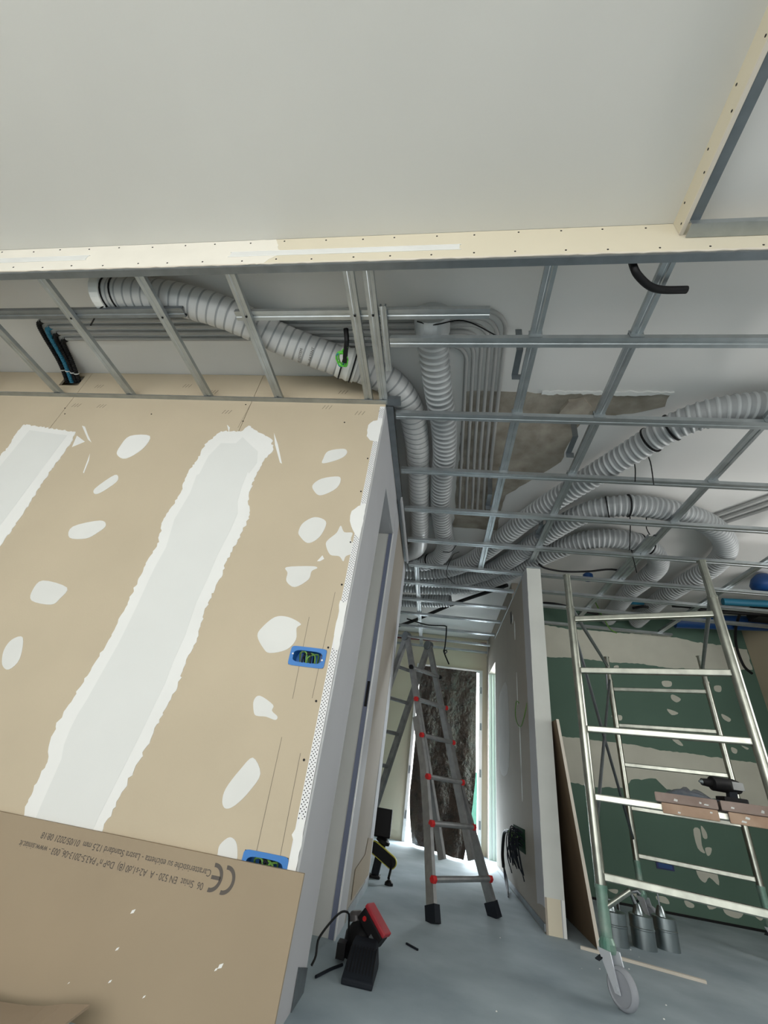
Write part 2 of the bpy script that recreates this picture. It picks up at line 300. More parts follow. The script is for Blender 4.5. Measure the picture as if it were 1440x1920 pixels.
for (x, z) in [(-2.38, 2.33), (-2.2, 2.33), (-1.35, 2.31), (-0.75, 2.37), (-0.55, 2.33), (-1.70, 2.53), (-0.68, 2.50), (-2.32, 2.51), (-1.5, 2.48)]:
    for q in range(3):
        dx = 0.02 * q; m.prism([(x + dx, z), (x + dx + 0.003, z), (x + dx + 0.016, z + 0.03), (x + dx + 0.013, z + 0.03)], (0, YW - 0.0006, 0), (1, 0, 0), (0, 0, 1), -0.0005)
tag(m.build('pencil_marks', PENCIL, wl), kind='stuff')

# partition between corridor and green room
wm = struct(MB().box(XP0 + 0.0125, XP1 - 0.0125, YP + 0.002, 5.70, 0, 2.40).build('wall_middle', GREYW), 'narrow plasterboard partition with white end between corridor and green room', 'wall')
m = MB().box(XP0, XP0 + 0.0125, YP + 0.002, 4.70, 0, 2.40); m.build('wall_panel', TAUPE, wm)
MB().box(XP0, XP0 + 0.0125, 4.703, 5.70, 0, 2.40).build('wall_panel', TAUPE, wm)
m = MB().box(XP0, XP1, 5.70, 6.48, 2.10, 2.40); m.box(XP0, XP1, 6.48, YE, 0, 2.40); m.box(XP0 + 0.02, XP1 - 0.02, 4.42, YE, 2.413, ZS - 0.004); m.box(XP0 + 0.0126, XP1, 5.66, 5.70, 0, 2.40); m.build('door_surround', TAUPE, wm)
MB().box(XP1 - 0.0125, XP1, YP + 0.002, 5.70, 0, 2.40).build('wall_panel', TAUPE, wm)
MB().box(XP0 - 0.002, XP1 + 0.002, YP - 0.002, YP + 0.002, 0.17, 2.40).build('end_filler', mat('end_filler_grey', (203, 206, 200), 0.8, var=0.03), wm)
MB().box(XP0 + 0.012, XP1 - 0.022, YP - 0.0005, YP + 0.002, 0.0, 0.17).build('end_board', CREAM, wm)
MB().box(XP1 - 0.016, XP1 + 0.002, YP - 0.002, YP + 0.002, 0.0, 0.17).build('end_bead', FILL, wm)
MB().prism(jag([(YP, 0.12), (3.72, 0.10), (3.74, 0.5), (3.72, 1.3), (3.74, 2.40), (YP, 2.40)], 0.006, 0.06), (XP0 + 0.0002, 0, 0), (0, 1, 0), (0, 0, 1), -0.002).build('corner_filler', GREYW, wm)
MB().prism(smoothpoly([(4.75, 1.62), (5.2, 1.66), (5.45, 1.50), (5.4, 0.9), (4.75, 0.9)], 4), (XP0 - 0.0002, 0, 0), (0, 1, 0), (0, 0, 1), -0.001).build('joint_filler', mat('thin_grey_filler', (172, 168, 162), 0.85, var=0.04), wm)
for (y, z, hy, hz) in [(4.2, 2.05, 0.03, 0.10), (4.18, 1.5, 0.02, 0.15), (4.12, 1.0, 0.03, 0.18), (4.12, 0.75, 0.02, 0.12), (4.3, 2.2, 0.03, 0.05)]:
    MB().prism([(y + hy * math.cos(a * math.pi / 5), z + hz * math.sin(a * math.pi / 5)) for a in range(10)], (XP0 - 0.0002, 0, 0), (0, 1, 0), (0, 0, 1), -0.001).build('filler_patch', FILLT, wm)
MB().box(XP0 - 0.006, XP1 + 0.006, YP - 0.012, 5.70, 2.401, 2.412).build('head_track', GALV, wm)
m = MB(); m.box(XP0 - 0.008, XP0 - 0.0005, YP + 0.01, 5.6, 0.01, 0.045); m.build('base_track', GALVD, wm)
m = MB()
m.prism([(4.43, 2.31), (4.36, 2.31), (4.34, 2.20), (4.40, 2.17), (4.44, 2.20)], (XP0 - 0.0005, 0, 0), (0, 1, 0), (0, 0, 1), -0.001); m.build('ragged_hole', BLACK, wm)
d2 = struct(MB().box(XP0 + 0.002, XP1 + 0.02, 6.40, 6.48, 0, 2.098).build('door_2', FILLT), 'pale jamb of the side doorway near the corridor end', 'door frame')
for x in (0.775, 0.815): MB().box(x, x + 0.006, 6.392, 6.40, 0, 2.098).build('jamb_groove', GREYW, d2)

# corridor end wall with the door opening
wf = MB(); holes_panel(wf, -3.5, XP0, 0, ZS - 0.004, YE, YE + 0.12, [(-0.31, 0.672, -0.1, 2.18)])
wf = struct(wf.build('wall_far', CREAM), 'pale wall closing the corridor with a doorway', 'wall')
d3 = MB(); d3.box(-0.312, -0.27, YE - 0.03, YE + 0.10, 0, 2.18); d3.box(0.625, 0.672, YE - 0.03, YE + 0.10, 0, 2.18); d3.box(-0.27, 0.625, YE - 0.03, YE + 0.10, 2.14, 2.18)
d3 = struct(d3.build('door_3', WHITEM), 'white metal frame of the door at the corridor end', 'door frame')
for z in (0.30, 0.86, 1.42, 1.90): MB().box(0.640, 0.662, YE - 0.036, YE - 0.030, z - 0.045, z + 0.045).build('hinge_cutout', GALVD, d3)
for z in (0.28, 0.78): MB().box(-0.300, -0.282, YE - 0.036, YE - 0.030, z - 0.045, z + 0.045).build('hinge_cutout', GALVD, d3)
# green room
wb = struct(MB().box(XP1 + 0.003, 3.6, YG, YG + 0.12, 0, ZS - 0.003).build('wall_back', GREEN), 'dark green moisture board wall with pale filled joints', 'wall')
BAND1 = [(0.86, 2.438), (1.238, 2.434), (1.515, 2.41), (1.79, 2.424), (1.988, 2.426), (2.273, 2.438), (2.554, 2.449), (2.723, 2.434), (2.87, 2.409), (3.02, 2.407), (3.393, 2.385), (3.383, 2.165), (2.912, 2.114), (2.746, 2.1), (2.562, 2.087), (2.213, 2.099), (1.971, 2.08), (1.588, 2.082), (1.239, 2.06), (0.86, 2.06)]
BAND2 = [(0.86, 1.253), (1.311, 1.251), (1.53, 1.264), (1.752, 1.263), (2.034, 1.27), (2.245, 1.254), (2.606, 1.259), (2.898, 1.256), (3.39, 1.258), (3.39, 0.863), (2.495, 0.909), (2.263, 0.92), (2.183, 0.996), (1.948, 0.955), (1.871, 0.874), (1.573, 0.846), (0.86, 0.89)]
GSPOTS = [[(2.431, 1.934), (2.522, 1.942), (2.511, 1.89), (2.436, 1.881)], [(2.492, 1.8), (2.525, 1.804), (2.581, 1.77), (2.533, 1.732), (2.488, 1.759)], [(2.421, 1.655), (2.525, 1.628), (2.456, 1.6)], [(2.949, 1.946), (3.014, 1.954), (2.998, 1.894), (2.943, 1.896)], [(2.946, 1.673), (3.019, 1.636), (2.995, 1.603), (2.949, 1.627)], [(2.407, 1.37), (2.467, 1.371), (2.502, 1.324), (2.457, 1.326)], [(2.951, 1.369), (2.998, 1.353), (2.98, 1.316), (2.946, 1.325)], [(3.047, 1.396), (3.108, 1.382), (3.089, 1.365)], [(1.958, 2.04), (2.003, 2.05), (1.996, 2.011), (1.952, 2.006)], [(1.853, 1.521), (1.952, 1.533), (1.944, 1.485), (1.88, 1.485)], [(2.428, 0.632), (2.484, 0.64), (2.472, 0.522), (2.485, 0.467), (2.431, 0.497)], [(2.501, 0.671), (2.535, 0.628), (2.531, 0.581), (2.497, 0.583)], [(2.495, 0.506), (2.549, 0.514), (2.528, 0.466), (2.499, 0.454)], [(2.391, 0.352), (2.534, 0.356), (2.541, 0.256), (2.477, 0.3), (2.432, 0.257), (2.388, 0.287)], [(2.005, 0.104), (2.083, 0.109), (2.104, 0.067), (2.02, 0.072)], [(2.232, 0.111), (2.3, 0.098), (2.294, 0.073), (2.244, 0.072)], [(2.412, 0.132), (2.489, 0.11), (2.42, 0.082)], [(2.543, 0.111), (2.68, 0.106), (2.638, 0.059), (2.548, 0.069)], [(2.754, 0.111), (2.829, 0.096), (2.802, 0.072)], [(1.611, 0.086), (1.692, 0.099), (1.674, 0.067)], [(1.798, 0.108), (1.867, 0.101), (1.848, 0.066)]]
for p in (BAND1, BAND2): MB().prism(jag(p, 0.006, 0.03), (0, YG - 0.0015, 0), (1, 0, 0), (0, 0, 1), -0.0014).build('joint_filler', BAND, wb)
for p in GSPOTS: MB().prism(smoothpoly(p, 3), (0, YG - 0.0012, 0), (1, 0, 0), (0, 0, 1), -0.0011).build('filler_patch', BAND, wb)
MB().box(XP1 + 0.01, XR, YG - 0.004, YG, 0.0, 0.018).build('base_gap', BLACK, wb)
struct(MB().box(XR, XR + 0.12, 3.7, YG, 0, ZS - 0.003).build('wall_right', BOARD), 'beige plasterboard side wall of the green room', 'wall')
# rear shell (behind the camera and out of sight, lets the daylight in)
wfr = MB(); holes_panel(wfr, -3.6, 3.6, 0, ZS - 0.004, -2.55, -2.4, [(-3.2, 0.8, -0.1, 2.3), (1.6, 3.0, -0.1, 2.3)])
struct(wfr.build('wall_front', PLASTER), 'window wall behind the photographer', 'wall')
m = MB(); m.box(-3.62, -3.5, -2.95, 6.77, 0, ZS - 0.004); struct(m.build('wall_side', PLASTER), 'plastered outer wall on the far left', 'wall')
m = MB(); m.box(3.5, 3.62, -2.4, 1.3, 0, ZS - 0.004); m.box(3.5, 3.62, 1.3, 3.7, 0, 0.9); m.box(3.5, 3.62, 3.1, 3.7, 0.9, 2.1); m.box(3.5, 3.62, 1.3, 3.7, 2.1, ZS - 0.004); struct(m.build('wall_side_right', PLASTER), 'plastered outer wall on the far right', 'wall')  # unseen wall; its side opening is added to admit fill light
m = MB(); holes_panel(m, XP0 + 0.001, 3.6, 0, ZS - 0.004, YE + 0.01, YE + 0.12, [(0.95, 2.45, 0.2, 2.3)]); struct(m.build('wall_end_right', PLASTER), 'wall of the side room beyond the doorway', 'wall')

# dropped edge of the finished ceiling: fascia boards with screws, tape and metal angle
t1 = struct(MB().box(-3.5, -0.86, 0.85, 0.8625, ZF + 0.014, ZS - 0.003).build('trim_1', mat('fascia_filler', (228, 224, 212), 0.8, var=0.03)), 'white and cream plasterboard fascia below the white ceiling', 'trim')
MB().box(-0.858, 3.5, 0.85, 0.8625, ZF + 0.014, ZS - 0.003).build('fascia_board', CREAM, t1)
MB().prism(jag([(-0.86, ZF + 0.014), (-0.80, ZF + 0.10), (-0.86, ZS - 0.003), (-0.95, ZS - 0.003), (-0.95, ZF + 0.014)], 0.006, 0.02), (0, 0.8492, 0), (1, 0, 0), (0, 0, 1), -0.001).build('feathered_filler', bpy.data.materials['fascia_filler'], t1)
MB().prism(jag([(-3.5, ZF + 0.010), (3.4, ZF + 0.010), (3.4, ZF + 0.020), (-3.5, ZF + 0.018)], 0.003, 0.03), (0, 0.8490, 0), (1, 0, 0), (0, 0, 1), -0.012).build('raw_board_edge', BRUSHW, t1)
for (x0, x1, z) in ((-1.04, -0.02, 2.527), (-2.6, -1.79, 2.545)):
    MB().box(x0, x1, 0.8485, 0.8500, z - 0.018, z + 0.018).build('joint_tape', FILLT, t1)
    MB().box(x0 - 0.006, x1 + 0.006, 0.8478, 0.8500, z + 0.018, z + 0.0215).build('tape_ridge', FILL, t1)
    MB().box(x0 - 0.006, x1 + 0.006, 0.8478, 0.8500, z - 0.0215, z - 0.018).build('tape_ridge', FILL, t1)
m = MB(); x = -2.5; i = 0
while x < 2.4:
    for z in (ZS - 0.03, ZF + 0.045):
        m.lathe((x + random.uniform(-.02, .02), 0.8485, z + random.uniform(-.006, .006)), (0, 1, 0), [(0, 0.0040), (0.002, 0.0040)], 7)
    x += 0.17
tag(m.build('screw_heads', BLACK, t1), kind='stuff')
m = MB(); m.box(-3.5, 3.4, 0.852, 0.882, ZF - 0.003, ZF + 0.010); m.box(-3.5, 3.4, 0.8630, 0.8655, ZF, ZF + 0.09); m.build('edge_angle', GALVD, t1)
t2 = struct(MB().box(0.818, 0.8305, -2.9, 0.849, 2.565, ZS - 0.003).build('trim_2', CREAM), 'cream fascia board running toward the camera at upper right', 'trim')
MB().box(0.8170, 0.8315, -2.9, 0.849, 2.560, 2.567).build('raw_board_edge', BRUSHW, t2)
m = MB(); m.box(0.8320, 0.868, -2.9, 0.800, 2.563, 2.5645); m.box(0.8320, 0.8340, -2.9, 0.800, 2.563, 2.60); m.build('edge_angle', GALVD, t2)
m = MB(); m.box(0.834, 3.4, 0.800, 0.848, 2.535, 2.5375); m.box(0.834, 3.4, 0.8, 0.8015, 2.5375, 2.565); m.build('cross_angle', GALV, t2)
m = MB()
for i in range(9):
    for z in (2.585, 2.635): m.lathe((0.8165, 0.82 - 0.16 * i - (0.05 if z > 2.6 else 0), z), (1, 0, 0), [(0, 0.004), (0.002, 0.004)], 7)
tag(m.build('screw_heads', BLACK, t2), kind='stuff')

# ------------------------------------------------------------------ suspended frames
sf = thing('soffit_frame', (-1.5, 1.2, ZF), 'galvanised joists spanning from white fascia to top of beige wall', 'ceiling frame')
for x in (-3.03, -2.517, -1.998, -1.472, -1.022, -0.482, -0.396):
    MB().profile((x, 0.870, ZF), (x, YW - 0.002, ZF), 0.046, 0.022).build('joist', GALV, sf)
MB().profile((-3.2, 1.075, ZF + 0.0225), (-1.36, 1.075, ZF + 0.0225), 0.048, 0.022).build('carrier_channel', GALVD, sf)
MB().profile((-1.09, 1.095, ZF + 0.0225), (0.13, 1.095, ZF + 0.0225), 0.048, 0.022).build('carrier_channel', GALV, sf)
m = MB(); m.box(-3.4, XW + 0.01, YW - 0.030, YW - 0.0005, ZF - 0.006, ZF - 0.003); m.box(-3.4, XW + 0.01, YW - 0.003, YW - 0.0005, ZF - 0.003, ZF + 0.03); m.build('wall_track', GALV, sf)
m = MB()
for x in (-2.517, -1.998, -1.472, -1.022, -0.482, -0.396): m.lathe((x, 1.085, ZF - 0.002), (0, 0, 1), [(0, 0.005), (0.003, 0.005)], 8)
tag(m.build('screw_heads', BLACK, sf), kind='stuff')
m = MB().profile((-0.348, 1.04, ZF - 0.004), (-0.348, 1.39, ZF - 0.004), 0.030, 0.022); m.build('splice_piece', GALV, sf)

cf = thing('corridor_ceiling_frame', (0.3, 2.5, ZF), 'galvanised grid of cross channels and runners below ventilation hoses', 'ceiling frame')
for y, x0, x1 in ((1.226, -0.330, 3.38), (1.708, -0.333, 3.38), (2.222, -0.333, 3.38), (2.700, -0.333, 3.38), (3.195, -0.333, 3.38), (3.70, -0.345, 3.38), (4.14, -1.6, 0.73), (4.63, -1.6, 0.73), (5.12, -1.6, 0.73), (5.64, -1.6, 0.73), (6.15, -1.6, 0.73), (6.55, -1.6, 0.73), (4.08, 0.865, 3.38), (4.45, 0.865, 3.38), (4.97, 0.865, 2.60)):
    MB().profile((x0, y, ZF), (x1, y, ZF), 0.050, 0.024).build('cross_channel', GALV, cf)
for x, y0, y1 in ((0.349, 0.885, 3.76), (0.780, 0.885, 3.48), (1.595, 1.3, 3.40), (1.545, 2.9, 4.95), (2.48, 2.6, 4.95), (-0.272, 3.66, 6.6), (1.610, 3.42, 3.72)):
    MB().profile((x, y0, ZF + 0.0245), (x, y1, ZF + 0.0245), 0.048, 0.022).build('main_runner', GALV, cf)
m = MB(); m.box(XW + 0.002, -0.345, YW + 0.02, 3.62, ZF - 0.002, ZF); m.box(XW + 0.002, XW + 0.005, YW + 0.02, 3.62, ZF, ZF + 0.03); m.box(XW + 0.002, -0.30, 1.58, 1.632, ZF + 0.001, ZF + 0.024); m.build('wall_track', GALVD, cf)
MB().box(-0.352, -0.340, 2.53, 3.57, ZF - 0.042, ZF - 0.002).build('edge_strip', GREYW, cf)
m = MB()
for x, ys in ((0.349, (1.226, 1.708, 2.222, 2.70, 3.195, 3.70)), (0.780, (1.226, 1.708, 2.222, 2.70, 3.195)), (1.60, (1.708, 2.222, 2.70, 3.195)), (-0.272, (3.70, 4.14, 4.63, 5.12, 5.64, 6.15))):
    for y in ys:
        q = MB(); q.box(x - 0.030, x + 0.030, y - 0.029, y - 0.0265, ZF + 0.004, ZF + 0.05); q.box(x - 0.030, x + 0.030, y + 0.0265, y + 0.029, ZF + 0.004, ZF + 0.05); q.box(x - 0.028, x + 0.028, y - 0.029, y + 0.029, ZF + 0.0478, ZF + 0.0495)
        q.build('cross_clip', GALV, cf)
for (x, y) in ((0.30, 1.385), (0.72, 1.97), (0.30, 2.6), (0.742, 2.98)):
    q = MB(); q.box(x - 0.016, x + 0.016, y - 0.075, y + 0.075, 2.49, 2.493); q.box(x - 0.016, x + 0.016, y - 0.075, y - 0.072, 2.493, ZS - 0.001); q.box(x - 0.016, x + 0.03, y + 0.072, y + 0.075, ZF + 0.03, 2.493)
    q.build('hanger_bracket', GALVD, cf)

# ------------------------------------------------------------------ ventilation hoses
def hose(mb, pts, r, pitch=0.040, amp=0.0075, n=28, smooth_from=None, groove=False):
    # rings are sheared along a helix, so the wire runs along mesh rows
    S = 10; step = pitch / S; P = spline(pts, step); N = len(P)
    T = [(P[min(i + 1, N - 1)] - P[max(i - 1, 0)]).normalized() for i in range(N)]
    u = T[0].cross(Vector((0, 0, 1))).normalized(); Us = []
    for i in range(N): u = (u - T[i] * u.dot(T[i])).normalized(); Us.append(u.copy())
    vs = []; R_ = N + S
    for i in range(R_):
        d = abs(((i % S) / S + 0.5) % 1.0 - 0.5)
        if groove: rr = r - amp * math.exp(-(d / 0.09) ** 2) 
        else: rr = r - amp + amp * max(0.0, math.cos(math.pi / 2 * min(1.0, d / 0.22))) ** 0.7 - 0.10 * amp * math.sin(math.pi * max(0.0, (d - 0.2) / 0.3))
        if smooth_from and i > smooth_from * N: rr = r - amp * 0.4
        for k in range(n):
            f = min(max(i - S * k / n, 0.0), N - 1.001); j = int(f); t = f - j
            c = P[j].lerp(P[j + 1], t); tt = T[j].lerp(T[j + 1], t); uu = Us[j].lerp(Us[j + 1], t).normalized(); v = tt.cross(uu)
            q = 2 * math.pi * k / n; vs.append(c + (uu * math.cos(q) + v * math.sin(q)) * rr)
    fs = []; mb.film = []
    for i in range(R_ - 1):
        d = abs((((i + 0.5) % S) / S + 0.5) % 1.0 - 0.5)
        fm = (d < 0.10) if groove else (d > 0.22)
        if smooth_from and i > smooth_from * N: fm = False
        for k in range(n):
            if k < n - 1: q = (i * n + k, i * n + k + 1, (i + 1) * n + k + 1, (i + 1) * n + k)
            elif i >= S: q = (i * n + k, (i - S) * n, (i - S + 1) * n, (i + 1) * n + k)
            else: continue
            fs.append(q); mb.film.append(1 if fm else 0)
    mb.add(vs, fs)
    return P, T
ZD = 2.5525; RD = 0.082
def ring(mb, c, t, r, wd, n=26):
    t = Vector(t).normalized(); return mb.lathe(Vector(c) - t * wd / 2, t, [(0, r - 0.003), (0, r), (wd, r), (wd, r - 0.003)], n)
def duct(label, pts, ties=(), tails=(), pitch=0.040, r=RD, amp=0.0078, sm=None, groove=False):
    t = thing('ventilation_hose', (pts[0][0], pts[0][1], ZD), label, 'hose', 'grey ribbed ventilation hoses')
    m = MB(); P, T = hose(m, pts, r, pitch, amp, smooth_from=sm, groove=groove); h = m.build('hose', DUCTL if groove else DUCT, t, smooth='all'); h.data.materials.append(FILM)
    for pl, fi in zip(h.data.polygons, m.film): pl.material_index = fi
    for f in ties:
        i = int(f * (len(P) - 1)); q = MB(); ring(q, P[i], T[i], r + 0.0035, 0.008); q.build('cable_tie', BLACK, t)
    for tl in tails:
        q = MB(); cable(q, tl, 0.0038, 5, 0.03); q.build('tie_tail', BLACK, t)
    return t, P, T
def z3(L, z=ZD): return [(x, y, z) if len((x, y)) == 2 else None for x, y in L]
D1, P1, T1 = duct('grey ribbed ventilation hose rising from collar above beige wall and bending into corridor',
    z3([(-1.80, 1.030), (-1.66, 1.034), (-1.50, 1.052), (-1.36, 1.085), (-1.214, 1.138), (-1.087, 1.203), (-0.941, 1.295), (-0.752, 1.385), (-0.609, 1.445), (-0.464, 1.510), (-0.345, 1.605), (-0.262, 1.781), (-0.232, 2.065), (-0.229, 2.474), (-0.231, 2.914), (-0.238, 3.30), (-0.27, 3.56), (-0.40, 3.70), (-0.70, 3.74)]),
    ties=(0.004, 0.016), tails=([(-1.785, 1.06, 2.474), (-1.80, 1.04, 2.46), (-1.94, 1.14, 2.45)],), pitch=0.046, sm=0.80, amp=0.004, groove=True)
m = MB(); ring(m, (-1.815, 1.030, ZD), (1, 0, 0), RD + 0.012, 0.05); m.build('collar', FILL, D1)
m = MB(); i = min(range(len(P1)), key=lambda k: (P1[k] - Vector((-0.60, 1.448, ZD))).length)
m.lathe(P1[i], T1[i], [(-0.055, RD - .006), (-0.055, RD + 0.004), (-0.03, RD + 0.010), (-0.01, RD + 0.004), (0.012, RD + 0.011), (0.03, RD + 0.003), (0.05, RD + 0.007), (0.05, RD - .006)], 28); m.build('tape_joint', FILLT, D1, smooth=True)
for dd in (-0.03, 0.032): m = MB(); ring(m, P1[i] + T1[i] * dd, T1[i], RD + 0.013, 0.008); m.build('cable_tie', BLACK, D1)
D2, P2, T2 = duct('second grey ribbed ventilation hose dropping from round collar beside the grey conduits',
    z3([(-0.134, 1.16), (-0.130, 1.304), (-0.111, 1.502), (-0.091, 1.672), (-0.062, 1.863), (-0.045, 2.161), (-0.058, 2.46), (-0.060, 2.816), (-0.028, 3.20), (-0.002, 3.44), (-0.045, 3.70), (-0.20, 3.88), (-0.45, 3.94), (-0.8, 3.94)]), ties=(0.80,), tails=([(0.10, 3.30, 2.475), (0.05, 3.42, 2.462), (-0.02, 3.44, 2.468)],))
m = MB(); ring(m, (-0.134, 1.20, ZD), (0.02, 1, 0), RD + 0.006, 0.10); m.build('collar', DUCT, D2)
m = MB(); cable(m, [(-0.2, 1.15, 2.48), (-0.12, 1.16, 2.468), (0.02, 1.145, 2.475), (0.18, 1.215, 2.46), (0.245, 1.245, 2.455)], 0.0035, 6); m.build('tie_tail', BLACK, D2)
D3, P3, T3 = duct('long grey ribbed ventilation hose crossing from right edge of photo to the corridor',
    z3([(2.6, 1.70), (2.1, 1.69), (1.75, 1.69), (1.55, 1.70), (1.385, 1.745), (1.25, 1.85), (1.12, 2.06), (0.985, 2.29), (0.836, 2.544), (0.674, 2.849), (0.52, 3.192), (0.37, 3.54), (0.20, 3.83), (0.0, 4.02), (-0.3, 4.11), (-0.9, 4.13)]),
    ties=(0.292, 0.318), tails=([(1.17, 2.03, 2.472), (1.19, 2.06, 2.44), (1.25, 2.19, 2.39)], [(1.12, 2.10, 2.472), (1.13, 2.13, 2.44), (1.15, 2.2, 2.41)]), pitch=0.038)
D4, P4, T4 = duct('grey ribbed ventilation hose looping widest around to the right under the slab',
    z3([(-0.9, 4.32), (-0.2, 4.31), (0.15, 4.22), (0.42, 4.00), (0.62, 3.66), (0.77, 3.30), (0.90, 3.02), (1.03, 2.80), (1.18, 2.69), (1.397, 2.655), (1.724, 2.73), (2.006, 2.90), (2.22, 3.17), (2.29, 3.48), (2.25, 3.80), (2.21, 4.2), (2.22, 4.55), (2.24, 4.95)]),
    ties=(0.492, 0.515), tails=([(1.31, 2.68, 2.472), (1.33, 2.75, 2.42), (1.40, 2.98, 2.36)], [(1.42, 2.68, 2.472), (1.44, 2.75, 2.43), (1.48, 2.8, 2.40)]), pitch=0.036)
D5, P5, T5 = duct('grey ribbed ventilation hose making the smaller inner loop behind the partition end',
    z3([(-0.9, 4.52), (-0.2, 4.51), (0.20, 4.42), (0.48, 4.18), (0.72, 3.84), (0.93, 3.48), (1.17, 3.20), (1.437, 3.14), (1.70, 3.27), (1.875, 3.53), (1.890, 3.83), (1.868, 4.16), (1.90, 4.55), (1.93, 4.95)]),
    ties=(0.62, 0.64), tails=([(1.50, 3.16, 2.472), (1.52, 3.2, 2.42), (1.60, 3.36, 2.37)],), pitch=0.034)
D6, P6, T6 = duct('dim grey ventilation hose farthest back along the corridor ceiling',
    z3([(-0.9, 5.04), (-0.445, 5.00), (-0.15, 4.93), (0.10, 4.85)]), pitch=0.034)
# printed letters around the first hose
def text_mesh(s, size):
    c = bpy.data.curves.new('letters', 'FONT'); c.body = s; c.size = size; o = bpy.data.objects.new('letters', c); COL.objects.link(o)
    dg = bpy.context.evaluated_depsgraph_get(); me = bpy.data.meshes.new_from_object(o.evaluated_get(dg))
    v = [tuple(p.co) for p in me.vertices]; f = [tuple(p.vertices) for p in me.polygons]
    bpy.data.objects.remove(o); bpy.data.curves.remove(c); bpy.data.meshes.remove(me)
    return v, f
for s, at in (('AIR SYSTEM', (-0.83, 1.35)), ('TOP - PATENT', (-0.78, 1.374))):
    i = min(range(len(P1)), key=lambda k: (P1[k] - Vector((at[0], at[1], ZD))).length); c = P1[i]; t = T1[i]; sd = t.cross(Vector((0, 0, 1))).normalized()
    v, f = text_mesh(s, 0.020); q = MB(); vs = []
    for (x, y, z) in v:
        a = (x - 0.06) / RD + 0.10; vs.append(c - t * y + (sd * math.sin(a) - Vector((0, 0, 1)) * math.cos(a)) * (RD + 0.0015))
    q.add(vs, f); q.build('printed_lettering', INK, D1)

# ------------------------------------------------------------------ conduits on the slab
ZC = ZS - 0.0125; RC = 0.0112
cx = [0.050, 0.087, 0.124, 0.162, 0.198, 0.236]; dx_end = [0.048, 0.066, 0.082, 0.086, 0.098, 0.098]
cy = [1.392, 1.355, 1.315, 1.274, 1.236, 1.198]
names = ['innermost', 'second innermost', 'third from inside', 'fourth from inside', 'fifth from inside', 'outermost']
FLEX = {1: (BLACK, -2.411, -2.475), 2: (BLACK, -2.432, -2.503), 3: (BLUEP, -2.452, -2.535), 4: (BLACK, -2.478, -2.57)}
for i in range(6):
    x = cx[i]; y = cy[i]; rb = 0.10 + 0.004 * i
    pts = [(x - rb, y, ZC)]
    for k in range(1, 7):
        a = math.pi / 2 * k / 6; pts.append((x - rb + rb * math.sin(a), y + rb - rb * math.cos(a), ZC))
    pts.append((x + dx_end[i] * 0.5, 2.3, ZC)); pts.append((x + dx_end[i] * 1.05, 3.05, ZC))
    x0 = FLEX[i][1] if i in FLEX else (-0.72 if i == 0 else -1.08)
    full = [(x0, y, ZC)] + pts
    t = thing('conduit', (x0, y, ZC), 'grey rigid conduit along the slab, ' + names[i] + ' of six at the bend', 'conduit', 'six grey conduits along the slab')
    MB().tube(full, RC, 10).build('pipe', PIPE, t, smooth=True)
    m = MB(); m.tube([pts[-2], (pts[-2][0] + 0.005, pts[-2][1] + 0.07, ZC)], RC + 0.0012, 10); m.build('coupling', PIPE, t)
    if i in FLEX:
        mt, xa, xb = FLEX[i]; P = spline([(xa + 0.02, y, ZC - 0.003), (xa - 0.02, y + 0.02, ZC - 0.004), (xa - 0.045, y + 0.09, ZC - 0.008), (xb + 0.0 + 0.02, 1.50, ZC - 0.03), (xb, 1.63, ZC - 0.075)], 0.004)
        m = MB(); m.tube(P, 0.013, 10, radii=[0.0115 if k % 3 else 0.0140 for k in range(len(P))]); m.build('flexible_end', mt, t)
        j = int(len(P) * 0.8); m = MB(); ring(m, P[j], P[j + 1] - P[j], 0.0155, 0.006, 12); m.build('white_tie', FILL, t)
for i, (a, c) in enumerate((((1.90, 2.99), (2.30, 2.45)), ((1.97, 3.02), (2.36, 2.50)), ((2.04, 3.05), (2.42, 2.55)))):
    t = tag(MB().tube([(a[0], a[1], ZC), (c[0], c[1], ZC), (c[0] + 0.9, c[1] - 1.3, ZC)], RC, 8).build('conduit', PIPE, smooth=True), 'grey conduit slanting across slab at right, ' + ('nearest', 'middle', 'farthest')[i] + ' of three', 'conduit', 'three slanting conduits at right')

# ------------------------------------------------------------------ loose cables and blue fittings up in the ceiling
def cord(name, label, pts, r, mt, cat='cable', n=8, step=0.025):
    m = MB(); cable(m, pts, r, n, step); return tag(m.build(name, mt, smooth=True), label, cat)
cord('black_hose', 'short thick black corrugated hose hanging through frame below cream fascia', [(0.655, 0.90, 2.52), (0.655, 0.905, 2.44), (0.675, 0.925, 2.415), (0.727, 0.96, 2.405), (0.785, 0.978, 2.408), (0.875, 0.985, 2.418)], 0.0145, BLACK, 'hose', 10, 0.008)
cord('black_cable', 'thick black cable running diagonally across corridor ceiling', [(-0.75, 6.2, 2.55), (-0.40, 5.75, 2.54), (0.14, 4.98, 2.56), (0.50, 4.62, 2.60), (0.70, 4.36, 2.60)], 0.022, BLACK)
cord('black_cable', 'black cable curling behind the top of the partition', [(0.86, 3.55, 2.475), (0.93, 3.62, 2.474), (1.10, 3.66, 2.475), (1.30, 3.62, 2.475), (1.45, 3.55, 2.476), (1.56, 3.55, 2.478)], 0.009, BLACK)
cord('red_black_cable', 'dark red cable run across far end of corridor ceiling', [(-0.65, 6.34, 2.46), (0.0, 6.30, 2.465), (0.40, 6.24, 2.465), (0.68, 6.20, 2.47)], 0.012, CABRED)
